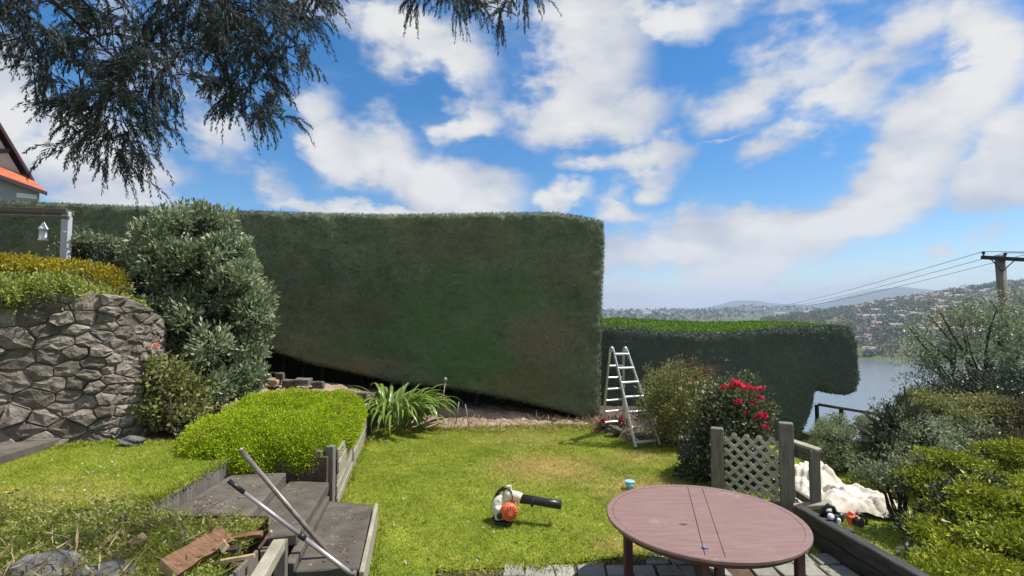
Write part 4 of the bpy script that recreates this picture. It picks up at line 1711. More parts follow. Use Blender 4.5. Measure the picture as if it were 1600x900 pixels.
# ---------------------------------------------------------------- ladder
def ladder():
    def V3(p, z):
        return Vector((p[0], p[1], z))
    fl = V3(pz(994, 703, .0), .0)
    fr = V3(pz(1032, 699, .0), .0)
    rl = V3(pz(942, 668, .10), .10)
    rr = rl + (fr - fl) * .96
    tl = Vector(px(958, 545, 10.25))
    tr = Vector(px(979, 545, 10.4))
    tl2, tr2 = tl + Vector((-.04, .1, -.02)), tr + Vector((-.04, .1, -.02))
    c = (fl + fr + rl + rr) / 4
    root = thing('stepladder', c, 'silver aluminium folding ladder standing open at the hedge corner', 'ladder')
    for (a, b, nm) in ((fl, tl, 'front_rail'), (fr, tr, 'front_rail'), (rl, tl2, 'rear_rail'), (rr, tr2, 'rear_rail')):
        mb = MB()
        mid = a.lerp(b, .55)
        mb.bar(a, mid, .030, .065, up=(b - a).cross(fr - fl))
        mb.build(nm, 'alu', root, .005, own=True)
        mb = MB()
        out = (fr - fl).normalized() * (-.012)
        mb.bar(mid - (b - a).normalized() * .12 + out * 0 + Vector((0, 0, .004)), b, .024, .055, up=(b - a).cross(fr - fl))
        mb.build(nm, 'alu', root, .004, own=True)
        mb = MB()
        mb.bar(a - (b - a).normalized() * .012, a + (b - a).normalized() * .05, .045, .085, up=(b - a).cross(fr - fl))
        mb.build('rubber_foot', 'black_plastic', root, .006, own=True)
    n = 7
    for k in range(n):
        t = .07 + .875 * k / (n - 1)
        for (a, b, a2, b2, nm) in ((fl, tl, fr, tr, 'step'), (rl, tl2, rr, tr2, 'rear_rung')):
            if nm == 'rear_rung' and k == n - 1:
                continue
            p, q = a.lerp(b, t), a2.lerp(b2, t)
            mb = MB()
            mb.bar(p, q, .075 if nm == 'step' else .05, .034)
            mb.build(nm, 'alu', root, .006, own=True)
    for (p, q) in ((tl, tl2), (tr, tr2)):
        mb = MB()
        mb.lathe([(.03, -.02), (.055, -.016), (.055, .016), (.03, .02)], (p + q) / 2, axis=tuple((fr - fl).normalized()), n=16)
        mb.build('hinge', 'alu', root, own=True)
    for (a, b, a2, b2, s) in ((fl, tl, fr, tr, 1),):
        for (u, v) in ((a.lerp(b, .12), a.lerp(a2, .25).lerp(b.lerp(b2, .25), .07)), (a2.lerp(b2, .12), a2.lerp(a, .25).lerp(b2.lerp(b, .25), .07))):
            mb = MB()
            mb.bar(u, v, .012, .025)
            mb.build('brace', 'alu', root, own=True)


ladder()


# ---------------------------------------------------------------- leaf blower on the lawn
def blower():
    c = pz(789, 813, 0)
    D = 6.35
    root = thing('leaf_blower', (c[0], D, 0), 'cream and orange petrol leaf blower with a black tube lying on the lawn', 'leaf blower')
    def q(x, y, dd=0.0):
        return Vector(px(x, y, D + dd))
    ax = Vector((.30, -1, .12)).normalized()
    fc = q(787, 792, .10)
    mb = MB()                                        # snail shaped fan housing
    mb.lathe([(.04, -.085), (.10, -.085), (.140, -.06), (.155, -.02), (.155, .02), (.140, .055), (.10, .072), (.03, .075)], fc, axis=tuple(ax), n=28)
    mb.build('fan_housing', 'cream_plastic', root, own=True, smooth=True)
    mb = MB()
    mb.tube([q(790, 778, .10), q(799, 775, .08), q(808, 776, .06), q(815, 779, .04)], [.075, .070, .062, .060], 16)
    mb.build('outlet', 'cream_plastic', root, own=True)
    mb = MB()
    mb.tube([q(813, 779, .05), q(835, 782, .02), q(856, 786, -.02), q(877, 789, -.06)], [.056, .052, .050, .053], 18)
    mb.build('blower_tube', 'black_plastic', root, own=True)
    mb = MB()
    mb.tube([q(830, 784, .02), q(834, 784.6, .015)], [.059, .059], 18)
    mb.build('tube_collar', 'black_plastic', root, own=True)
    oc = q(795, 799, -.06)
    mb = MB()
    mb.lathe([(.10, -.03), (.105, .0), (.103, .045), (.085, .075), (.05, .083), (.02, .084)], oc, axis=tuple(ax), n=26)
    ob = mb.build('starter_cover', 'orange_plastic', root, own=True)
    qq = ax.to_track_quat('Z', 'Y')
    for k in range(12):
        a = 2 * math.pi * k / 12
        mb = MB()
        o = Vector((math.cos(a), math.sin(a), 0))
        mb.bar(oc + qq @ (o * .035) + ax * .0835, oc + qq @ (o * .078) + ax * .078, .008, .006, up=tuple(ax))
        mb.build('vent_rib', 'black_plastic', ob, own=True)
    mb = MB()                                        # engine block behind the cover
    mb.box(tuple(q(780, 800, .02)), (.13, .16, .16), Matrix.Rotation(.3, 3, 'Z'))
    mb.build('engine_cover', 'cream_plastic', root, .03, own=True, seg=3)
    mb = MB()                                        # handle loop
    mb.tube([q(793, 762, .12), q(786, 763, .12), q(779, 768, .12), q(775, 776, .12), q(771, 784, .12), q(769, 794, .12), q(773, 802, .1)], [.022, .021, .02, .02, .02, .022, .024], 10)
    mb.build('handle', 'black_plastic', root, own=True)
    mb = MB()
    mb.bar(q(797, 772, .11), q(796, 760, .12), .05, .045, up=(0, 1, 0))
    mb.bar(q(791, 761, .12), q(799, 760, .12), .045, .035)
    mb.build('handle_bracket', 'cream_plastic', root, .008, own=True)
    mb = MB()
    mb.bar(q(771, 806, .02), q(777, 813, -.02), .05, .05)
    mb.bar(q(776, 815, .0), q(800, 817, -.08), .14, .03)
    mb.build('base_foot', 'black_plastic', root, .008, own=True)
    mb = MB()
    mb.lathe([(.02, 0), (.034, .004), (.034, .028), (.02, .032)], q(780, 806, -.10), axis=tuple(ax), n=14)
    mb.build('fuel_cap', 'black_plastic', root, own=True)

    mb = MB()
    mb.tube([q(794, 764, .10), q(799, 768, .04), q(801, 777, -.02), q(799, 787, -.05)], .007, 6)
    mb.build('throttle_cable', 'black_plastic', root, own=True)
    mb = MB()
    mb.bar(q(788, 764.5, .12), q(786, 768, .12), .014, .03)
    mb.build('trigger', 'orange_plastic', root, .003, own=True)
    for k in range(14):
        a = 2 * math.pi * k / 14
        o = Vector((math.cos(a), math.sin(a), 0))
        mb = MB()
        mb.bar(fc + qq @ (o * .112) + ax * .069, fc + qq @ (o * .140) + ax * .056, .007, .008, up=tuple(ax))
        mb.build('housing_rib', 'cream_plastic', root, own=True)


blower()


# ---------------------------------------------------------------- poles leaning on the steps
def poles():
    A0, A1 = np.array(px(590, 928, 4.75)), np.array(px(357, 751, 4.45))
    root = thing('telescopic_pole', A0, 'silver aluminium pole with a black end leaning on the garden steps', 'pole')
    mb = MB()
    mb.tube([A0, A0 + (A1 - A0) * .52], .021, 14)
    mb.build('lower_tube', 'pole_metal', root, own=True)
    mb = MB()
    mb.tube([A0 + (A1 - A0) * .50, A0 + (A1 - A0) * .92], .0175, 14)
    mb.build('upper_tube', 'pole_metal', root, own=True)
    mb = MB()
    mb.tube([A0 + (A1 - A0) * .50, A0 + (A1 - A0) * .54], .025, 14)
    mb.build('clamp', 'black_plastic', root, own=True)
    mb = MB()
    mb.tube([A0 + (A1 - A0) * .90, A1], .0195, 14)
    mb.build('grip', 'black_plastic', root, own=True)
    B0, B1 = np.array(px(560, 920, 4.95)), np.array(px(377, 704, 4.75))
    root = thing('broom_handle', B0, 'brownish grey pole leaning steeply behind the silver pole on the garden steps', 'pole')
    mb = MB()
    mb.tube([B0, B1], .0225, 14)
    mb.build('shaft', 'pole_brown', root, own=True)
    mb = MB()
    mb.tube([B1, B1 + (B1 - B0) * .012], .024, 14)
    mb.build('end_cap', 'pole_metal', root, own=True)


poles()


# ---------------------------------------------------------------- weed bed with off-cuts, front left
BED = [(-2.2, 2.7), (-2.22, 4.66), (-3.4, 4.74), (-3.5, 5.0), (-9, 5.2), (-9, 2.7)]
def bedz(x, y):
    return .70 - .16 * np.clip(4.7 - y, 0, 2) + .03 * wob(x, y, 3, 6)


def bp(x, y, h=.03):
    p = pz(x, y, .6)
    for _ in range(8):
        p = pz(x, y, float(bedz(p[0], p[1])) + h)
    return p


heap('weed_bed_soil', BED, lambda x, y, e: bedz(x, y), 'soil', seed=8, jit=.012)


def weeds(name, poly, zf, n, per, L, Wd, mat, label, seed, cat='weeds', h=.08, keep=-.2):
    rg = rng_(seed)
    p = np.array(poly)
    Q = rg.uniform(p.min(0), p.max(0), (n * 4, 2))
    Q = Q[in_poly(Q, poly)]
    Q = Q[wob(Q[:, 0], Q[:, 1], 1.7, seed) + rg.uniform(-.5, .5, len(Q)) > keep][:n]
    idx = np.repeat(np.arange(len(Q)), per)
    P = np.stack([Q[idx, 0], Q[idx, 1], zf(Q[idx, 0], Q[idx, 1])], -1) + rg.normal(size=(len(idx), 3)) * [.05, .05, 0]
    P[:, 2] += np.abs(rg.normal(0, h * .5, len(P)))
    D = rg.normal(size=P.shape) * [1, 1, .4] + [0, 0, .6]
    V, F = leaf_quads(P, D, L, Wd, rg)
    return tag(fast(name, V, F, mat), label, cat, kind='stuff')


weeds('weeds', BED, bedz, 7500, 8, .032, .017, 'weed', 'low green weeds covering the bed at the front left', 41)
weeds('weeds', BED, bedz, 500, 7, .055, .02, 'yelleaf', 'taller yellow green weeds among the offcuts at the front left', 42, h=.16)
grass('grass', BED, bedz, 60000, 6, h=(.04, .11), label='longer straggly grass among the weeds at the front left', w=.007)
weeds('twigs', [(-2.25, 3.6), (-2.3, 4.6), (-4.2, 4.7), (-4.2, 3.6)], lambda x, y: bedz(x, y) + .03, 120, 3, .22, .012, 'straw', 'dry twigs and split stalks strewn over the front weed bed', 43, 'twigs')


def offcut(a, b, w, h, label, mat=('cutwood', 'cutend'), cat='wood offcut', seed=0, name='wood_offcut', roll=.0):
    rg = random.Random(seed)
    mb = MB()
    a, b = Vector([float(v) for v in a]), Vector([float(v) for v in b])
    up = Quaternion((b - a).normalized(), roll) @ Vector((0, 0, 1))
    mb.bar(a, b, w, h, up=tuple(up))
    bmesh.ops.subdivide_edges(mb.bm, edges=[e for e in mb.bm.edges if e.calc_length() > (b - a).length * .8], cuts=4)
    for v in mb.bm.verts:
        v.co += Vector([rg.uniform(-1, 1) * w * .06 for _ in range(3)])
    for f in mb.bm.faces:
        d = abs(f.normal.dot((b - a).normalized())) if f.normal.length else 0
    bmesh.ops.recalc_face_normals(mb.bm, faces=list(mb.bm.faces))
    for f in mb.bm.faces:
        f.normal_update()
        if abs(f.normal.dot((b - a).normalized())) > .8:
            f.material_index = 1
    return tag(mb.build(name, list(mat), bevel=0), label, cat)


offcut(bp(262, 893, .10), bp(352, 838, .10), .17, .09, 'thick reddish brown split log lying across the front weed bed', seed=1, roll=.5)
offcut(bp(352, 842, .06), bp(410, 834, .10), .05, .03, 'thin curled strip of brown bark right of the split log', ('cutwood', 'cutwood'), seed=2, roll=.3)
offcut(bp(336, 836, .03), bp(352, 858, .16), .06, .025, 'pale split wedge of wood leaning on the end of the log', ('cutend', 'cutend'), seed=3, roll=.9)
offcut(bp(405, 856, .03), bp(424, 830, .16), .035, .02, 'narrow pale stick standing up beside the edge rail', ('cutend', 'cutend'), seed=4)
offcut(bp(330, 880, .05), bp(398, 868, .07), .035, .025, 'thin pale batten lying right of the log', ('cutend', 'cutend'), seed=5)
offcut(bp(140, 868, .05), bp(190, 828, .07), .022, .016, 'grey green bamboo stick lying in the weeds', ('straw', 'straw'), seed=6, name='garden_stick')
offcut(bp(205, 852, .05), bp(228, 838, .07), .09, .03, 'small flat pale wood chip left of the log', ('cutend', 'cutend'), seed=7, roll=.4)
offcut(bp(180, 814, .05), bp(198, 806, .07), .07, .04, 'pale pinkish stone chip at the back of the weed bed', ('concrete', 'concrete'), seed=8, name='stone_chip', cat='stone chip')
offcut(bp(292, 862, .05), bp(372, 858, .07), .05, .03, 'dark bark slab half under the split log', ('bark', 'bark'), seed=9, roll=.2, name='bark_slab', cat='bark slab')


def rock(name, c, r, label, seed, mat='rock', cat='rock'):
    rg = random.Random(seed)
    mb = MB()
    bmesh.ops.create_icosphere(mb.bm, subdivisions=3, radius=1)
    ph = [rg.uniform(0, 6) for _ in range(6)]
    for v in mb.bm.verts:
        n = v.co.normalized()
        f = 1 + .16 * math.sin(3.1 * n.x + ph[0]) * math.cos(2.7 * n.y + ph[1]) + .10 * math.sin(6 * n.z + ph[2] + 4 * n.x) + .05 * math.sin(11 * n.y + ph[3])
        v.co = Vector((n.x * r[0] * f + c[0], n.y * r[1] * f + c[1], max(-.6, n.z) * r[2] * f + c[2]))
    return tag(mb.build(name, mat), label, cat)


for (x, y, d, r, lab, sd) in ((70, 900, 4.0, (.30, .22, .16), 'large grey rock at the bottom left corner of the weed bed', 1),
                             (-30, 892, 4.15, (.22, .2, .14), 'grey rock cut by the left edge of the picture', 2),
                             (165, 905, 3.95, (.20, .16, .12), 'dark grey rock right of the large corner rock', 3),
                             (205, 690, 7.1, (.17, .12, .07), 'dark flat stone at the foot of the stone wall under the pink rose', 4),
                             (960, 672, 10.7, (.14, .12, .10), 'pale stone between the feet of the ladder', 5)):
    c = px(x, y, d)
    rock('rock', c, r, lab, sd, 'concrete' if sd == 5 else 'rock')
# red fallen leaves / petals
r2 = rng_(77)
for (x, y, d, lab) in ((98, 832, 4.6, 'dull red fallen leaf on the left of the weed bed'), (133, 824, 4.7, 'dull red fallen leaf nearer the middle of the weed bed')):
    c = np.array(px(x, y, d))
    P = c + r2.normal(size=(10, 3)) * [.03, .03, .01]
    V, F = leaf_quads(P, r2.normal(size=P.shape), .06, .04, r2)
    M.setdefault('deadred', plain('dull_red', (.16, .025, .02), .7, .2))
    tag(fast('fallen_leaf', V, F, 'deadred', origin=c), lab, 'leaf')


# ---------------------------------------------------------------- planting, left
def mossy_bed():
    root = thing('moss_shrub', (-3.4, 7.6, .72), 'bright lime green low cushion shrub spilling over the timber wall', 'shrub')
    lobes = [(-3.72, 7.35, .74, .84, .95, .42), (-3.0, 7.15, .80, .60, .62, .36), (-2.74, 7.75, .84, .42, .75, .34), (-3.6, 8.3, .86, 1.0, .8, .42), (-2.75, 6.95, .70, .42, .40, .32), (-3.35, 6.75, .62, .45, .35, .30), (-3.0, 8.7, .85, .5, .6, .36), (-2.88, 8.4, .76, .38, .55, .32), (-3.15, 9.2, .75, .40, .5, .26)]
    rg = rng_(51)
    C, N = crown_points(lobes, 32000, rg, .90, .45)
    C[:, 2] += .03 * wob(C[:, 0], C[:, 1], 4, 2) + .022 * vnoise(C[:, 0], C[:, 1], .16, 9)
    idx = np.repeat(np.arange(len(C)), 7)
    P = C[idx] + rg.normal(size=(len(idx), 3)) * .025
    D = N[idx] * .8 + rg.normal(size=P.shape) * .55 + [0, 0, .35]
    V, F = leaf_quads(P, D, .030, .013, rg)
    fast('foliage', V, F, 'moss', root)
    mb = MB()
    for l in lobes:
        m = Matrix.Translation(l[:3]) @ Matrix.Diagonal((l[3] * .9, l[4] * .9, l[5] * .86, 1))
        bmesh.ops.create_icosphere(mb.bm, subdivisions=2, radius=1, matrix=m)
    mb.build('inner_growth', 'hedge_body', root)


mossy_bed()


def big_shrub():
    b = pz(320, 640, .72)
    root = thing('grey_shrub', b, 'tall rounded grey green shrub with leaf rosettes in front of the hedge', 'shrub')
    D = 9.5
    lobes = [lob(300, 378, D, 62, 44), lob(290, 425, D, 82, 54), lob(345, 418, D - .2, 52, 54), lob(245, 425, D, 42, 44), lob(368, 470, D - .2, 36, 56), lob(345, 520, D - .4, 62, 58),
             lob(275, 500, D - .5, 48, 44), lob(335, 590, D - .3, 62, 48), lob(370, 560, D - .1, 28, 54), lob(300, 352, D, 36, 22)]
    sub = sublobes(lobes, 150, .36, 60, jit=.4)
    foliage('foliage', sub, 2300, 17, .105, .038, .085, 'greyleaf', root, 61, up=.55, spread=.42, inner=.75, ragged=.02, zmin=.75)
    foliage('inner_shade_foliage', [(l[0], l[1], l[2], l[3] * .8, l[4] * .8, l[5] * .8) for l in lobes], 500, 14, .10, .05, .12, 'darkleaf', root, 68, inner=.7, zmin=.75)  # dark core leaves: shade between the rosettes put into the colour
    limbs('branches', b + [0, 0, -.05], [l[:3] for l in lobes], .07, 'bark', root, 3)


big_shrub()


def rose_left():
    b = pz(275, 690, .72)
    root = thing('rose_bush', b, 'leafy yellow green rose bush with one pink bloom against the stone wall', 'rose bush')
    D = 7.9
    lobes = [lob(268, 595, D, 34, 28), lob(292, 622, D, 32, 30), lob(260, 640, D - .1, 30, 26), lob(248, 578, D, 18, 18), lob(300, 655, D - .2, 26, 20)]
    foliage('foliage', lobes, 260, 18, .07, .044, .10, 'yelleaf', root, 62, up=.3, inner=.5, ragged=.06)
    limbs('stems', b, [l[:3] for l in lobes] + [px(243, 545, D)], .018, 'bark', root, 4)
    flower('flower', px(243, 541, D), .055, 'pinkpetal', root, 5)


def flower(name, c, r, mat, parent, seed, label=None):
    rg = rng_(seed)
    n = 26
    d = sphere_dirs(n, rg)
    d[:, 2] = np.abs(d[:, 2]) * .8 - .15
    P = np.array(c) + d * r * .35
    V, F = leaf_quads(P, d + rg.normal(size=d.shape) * .25, r * .95, r * 1.0, rg, .3)
    o = fast(name, V, F, mat, parent, origin=c)
    if label:
        o['label'] = label
    return o


rose_left()


def simple_shrub(name, lobes, base, label, mat, seed, n=400, per=20, L=.06, Wd=.03, cr=.1, cat='shrub', up=.3, inner=.55, ragged=.05, stem=.03, stemmat='bark', spread=.65, zmin=None, puffs=0, pf=.36, flat=.8):
    root = thing(name, base, label, cat)
    big = lobes
    if puffs:
        foliage('inner_shade_foliage', [(l[0], l[1], l[2], l[3] * .75, l[4] * .75, l[5] * .75) for l in lobes], n // 3, per, L, Wd * 1.2, cr, 'darkleaf', root, seed + 500, inner=.6)  # dark inner leaves paint the shade between the puffs
        lobes = sublobes(lobes, puffs, pf, seed, flat)
    foliage('foliage', lobes, n, per, L, Wd, cr, mat, root, seed, up=up, inner=inner, ragged=ragged, spread=spread, zmin=zmin)
    limbs('stems', base, [l[:3] for l in big], stem, stemmat, root, seed)
    return root


# golden cascade and weeds on top of the stone wall, green bush behind
b = px(60, 465, 8.1)
simple_shrub('golden_groundcover', [lob(20, 416, 8.4, 60, 12, 40), lob(80, 422, 8.3, 60, 12, 40), lob(140, 430, 8.2, 45, 13, 40), lob(165, 446, 8.1, 24, 22, 30), lob(-60, 412, 8.4, 60, 17, 40)], (b[0], 8.3, 2.75),
             'golden yellow flowering groundcover along the top of the stone wall', 'goldflower', 71, 1500, 22, .04, .018, .07, cat='groundcover', inner=.8, ragged=.01)
simple_shrub('wall_weeds', [lob(30, 452, 7.0, 34, 16, 20), lob(90, 450, 7.2, 40, 20, 20), lob(130, 458, 7.75, 30, 14, 20), lob(165, 472, 7.6, 26, 16, 20), lob(5, 462, 6.8, 30, 12, 20), lob(200, 492, 7.9, 24, 20, 20)], px(80, 468, 7.7),
             'straggly pale green weeds hanging over the rim of the stone wall', 'weed', 72, 420, 16, .06, .026, .08, cat='weeds', ragged=.06, stem=.012)
simple_shrub('green_bush', [lob(150, 395, 10, 38, 22), lob(190, 405, 10, 36, 28), lob(125, 390, 10.2, 24, 18)], (px(150, 400, 10)[0], 10, 2.75),
             'soft green bush behind the golden groundcover, right of the pergola post', 'greentree', 73, 420, 20, .07, .026, .1, puffs=24)
simple_shrub('trailing_shrub', [lob(172, 468, 8.1, 24, 34, 20), lob(150, 450, 8.0, 22, 24, 20)], (px(172, 480, 8.2)[0], 8.3, 2.5),
             'olive trailing shrub hanging over the right end of the stone wall', 'yelleaf', 74, 300, 20, .05, .02, .07)
simple_shrub('shade_gap_filler', [lob(215, 480, 8.9, 32, 40), lob(195, 440, 9.2, 30, 30), lob(225, 540, 8.9, 26, 30), lob(200, 470, 9.4, 40, 50), lob(245, 470, 9.6, 40, 60)], (px(215, 560, 8.9)[0], 8.9, .72),
             'dark filler shrub standing in for shade between the stone wall end and the grey shrub', 'darkleaf', 75, 420, 18, .06, .028, .09, puffs=24)  # added filler, its dark leaves stand for the shaded void here


def agapanthus():
    b = pz(624, 665, .0)
    root = thing('agapanthus', (b[0] - .10, 11.32, .02), 'big clump of arching strap leaves at the foot of the hedge', 'plant')
    rg = random.Random(13)
    meshes = []
    for v in range(14):
        ln = rg.uniform(1.0, 1.5)
        w = rg.uniform(.046, .066)
        a0 = rg.uniform(1.0, 1.52)
        curl = rg.uniform(1.6, 2.6)
        n = 9
        mb = MB()
        x = z = 0
        prev = None
        for i in range(n + 1):
            t = i / n
            a = a0 - curl * t ** 1.5
            if i:
                x += ln / n * math.cos(a)
                z += ln / n * math.sin(a)
            ww = w * (.7 + .6 * t) * (1 - t ** 5) + .002
            k = .35 * ww
            row = [mb._v((x, -ww / 2, max(z, -.02) + k * .5)), mb._v((x, 0, max(z, -.02))), mb._v((x, ww / 2, max(z, -.02) + k * .5))]
            if prev:
                mb.face([prev[0], row[0], row[1], prev[1]])
                mb.face([prev[1], row[1], row[2], prev[2]])
            prev = row
        me = bpy.data.meshes.new('strap_leaf')
        mb.bm.to_mesh(me)
        mb.bm.free()
        for p in me.polygons:
            p.use_smooth = True
        me.materials.append(M['agap'])
        meshes.append(me)
    for k in range(295):
        a = rg.uniform(0, 2 * math.pi)
        r = .62 * math.sqrt(rg.random())
        o = link('leaf', rg.choice(meshes), root, Vector((1.25 * r * math.cos(a), .65 * r * math.sin(a), .10 + .12 * (1 - r))))
        o.rotation_euler = (rg.uniform(-.15, .15), rg.uniform(-.25, .2), a + rg.uniform(-.6, .6))
        s = rg.uniform(.75, 1.05)
        o.scale = (s, s, s)


agapanthus()
# dead flower stems and stakes beside the clump
for (x0, y0, x1, y1, d, lab) in ((688, 640, 696, 596, 11.3, 'dry seed head on a thin stalk at the right of the strap leaf clump'),
                                 (712, 655, 717, 628, 11.2, 'short pale stake in the bare bank, left one'),
                                 (733, 660, 727, 632, 11.3, 'short pale stake in the bare bank, right one')):
    mb = MB()
    mb.tube([px(x0, y0 + 8, d), px(x1, y1, d)], .012, 6)
    if 'seed' in lab:
        mb.lathe([(.01, 0), (.04, .03), (.04, .06), (.01, .09)], px(x1, y1, d), n=10)
    tag(mb.build('garden_stake' if 'stake' in lab else 'dry_seed_head', 'timber_pale'), lab, 'stake' if 'stake' in lab else 'seed head')


def sleepers_stack():
    b = pz(540, 640, .35)
    root = thing('sleeper_steps', (px(540, 640, 10.6)[0], 10.6, .3), 'stack of dark weathered sleepers left of the strap leaf clump', 'steps')
    rg = random.Random(4)
    for k, y in enumerate((618, 629, 639, 650)):
        mb = MB()
        mb.bar(px(520 + rg.uniform(-2, 2), y, 10.7 - k * .03), px(575, y - 1, 10.7 - k * .03), .16, .115)
        mb.build('sleeper', 'timber_grey', root, .012, own=True)


sleepers_stack()
# rubble in front of the hedge behind the moss
rg = random.Random(8)
for (x, y, w, h, lab, mt) in ((420, 597, .26, .07, 'flat pinkish brick slab on the rubble behind the moss shrub', 'pinksoil'),
                              (452, 600, .13, .09, 'grey stone right of the pinkish slab', 'concrete'), (474, 597, .16, .08, 'middle grey stone in the rubble row', 'rock'),
                              (497, 602, .13, .07, 'pale small stone at the right end of the rubble row', 'concrete'), (437, 588, .09, .09, 'small upright pale stone on the pinkish slab', 'concrete')):
    c = px(x, y, 11.6)
    mb = MB()
    mb.box(c, (w * 2, w * 1.4, h * 2.0))
    bmesh.ops.subdivide_edges(mb.bm, edges=list(mb.bm.edges), cuts=1)
    mb.jitter(.02, rg)
    tag(mb.build('rubble_stone', mt, bevel=.01), lab, 'stone')
heap('rubble_bank', [(-7.5, 10.2), (-4.2, 10.1), (-3.15, 10.6), (-3.2, 11.6), (-4, 13), (-7.5, 13)], lambda x, y, e: .70 + np.clip(e, 0, .5) * .35 + .03 * wob(x, y, 4, 2), 'pinksoil', seed=12)


# ---------------------------------------------------------------- pergola, lantern, house (upper left)
def pergola():
    D = 9.5
    t = px(105, 331, D)
    root = thing('pergola', (t[0], D, 2.75), 'pale painted pergola post and beam behind the golden groundcover', 'pergola')
    mb = MB()
    mb.box((t[0], D, (t[2] + 2.75) / 2), (.135, .10, t[2] - 2.75))
    mb.build('post', 'grey_paint', root, .006, own=True)
    a, b = px(-120, 324, D - .03), px(110, 331, D - .03)
    for k, (dy, dz, h) in enumerate(((-.07, 0, .09), (.07, -.02, .09), (-.02, -.11, .05))):
        mb = MB()
        mb.bar(a + [0, dy, dz], b + [0, dy, dz], .04, h)
        mb.build('beam', 'timber_grey', root, .005, own=True)
    p2 = px(-130, 331, D)
    mb = MB()
    mb.box((p2[0], D, (p2[2] + 2.75) / 2), (.135, .10, p2[2] - 2.75))
    mb.build('post', 'grey_paint', root, .006, own=True)
    c = px(67, 376, D - .03)
    root = thing('lantern', c, 'white bell shaped lantern hanging from the pergola beam', 'lantern')
    top = px(67, 333, D - .03)
    mb = MB()
    mb.lathe([(.075, 0), (.08, .02), (.062, .035), (.062, .20), (.078, .205), (.078, .225), (.05, .27), (.02, .33), (.012, .35)], c, n=14)
    mb.build('lantern_body', 'white_paint', root, own=True)
    mb = MB()
    mb.tube([(c[0], c[1], c[2] + .34), (top[0], top[1], top[2])], .006, 6)
    mb.build('chain', 'barge', root, own=True)


pergola()


def house():
    D = 30
    r0 = ray(30, 300)
    n = Vector((r0[0], r0[1], 0)).normalized()         # the gable faces the garden
    u = Vector((n.y, -n.x, 0))
    O = Vector(px(30, 300, D))
    root = thing('house', (O.x + n.x * 3, O.y + n.y * 3, 4), 'house with an orange tiled lean-to roof and steep dark gable at the far left', 'house')

    def q(x, y, dd=0.0):
        r = Vector(ray(x, y))
        t = (n.dot(O - Vector((0, 0, CAM_Z))) + dd) / n.dot(r)
        return r * t + Vector((0, 0, CAM_Z))

    def slab(name, mat, pts, depth, own=True, z0=None):
        """outline facing the garden, carried back by depth"""
        mb = MB()
        mb.hexa(pts, [p + n * depth for p in pts])
        mb.build(name, mat, root, own=own)

    Z = lambda p, z: Vector((p.x, p.y, z))
    M['gable_wall'] = surf('gable_render', [(.3, (.40, .38, .34)), (.7, (.52, .50, .46))], .8, .9, .2, .2, .01)
    apex, foot = q(-110, 10), q(54, 284)
    lfoot = apex * 2 - foot
    lfoot.z = foot.z
    slab('gable_wall', 'gable_wall', [Z(lfoot, 4), Z(foot - u * .5, 4), foot - u * .5 + Vector((0, 0, .1)), apex - Vector((0, 0, .7)), lfoot + u * .5 + Vector((0, 0, .1))], 7)
    for e, sg in ((foot, 1), (lfoot, -1)):
        up = Vector((0, 0, .28))
        slab('barge_board', 'barge', [apex - n * .5 - up, e - n * .5 - up, e - n * .5, apex - n * .5], .08)
        mb = MB()
        b = [apex - n * .42 - up * .6, e - n * .42 - up * .6, e + n * 7 - up * .6, apex + n * 7 - up * .6]
        mb.hexa(b, [p + up * .6 for p in b])
        mb.build('roof', 'roof_tile', root, own=True)
    slab('gable_beam', 'barge', [q(-200, 242, -.1), q(14, 232, -.1), q(16, 238, -.1), q(-200, 249, -.1)], .1)
    # lean-to in front of the gable
    tl, tr = q(-160, 205, -.02), q(46, 276, -.02)
    bl, br = q(-160, 215, -1.6), q(74, 300, -1.6)
    dn = Vector((0, 0, -.14))
    mb = MB()
    mb.hexa([bl + dn, br + dn, tr + dn, tl + dn], [bl, br, tr, tl])
    mb.build('lean_to_roof', 'roof_tile', root, own=True)
    slab('fascia', 'barge', [bl + dn * 1.6 - n * .06, br + dn * 1.6 - n * .06, br - n * .06, bl - n * .06], .05)
    wl, wr = q(-160, 232, -1.2), q(62, 299, -1.2)
    slab('lean_to_wall', 'house_wall', [Z(wl, 4), Z(wr, 4), wr, wl], .5)
    a, b = q(26, 303, -1.24), q(58, 303, -1.24)
    h = q(40, 301, -1.24).z - q(40, 308, -1.24).z
    slab('window', 'white_paint', [Z(a, a.z - h * .7), Z(b, a.z - h * .7), Z(b, a.z + h * .3), Z(a, a.z + h * .3)], .03)


house()


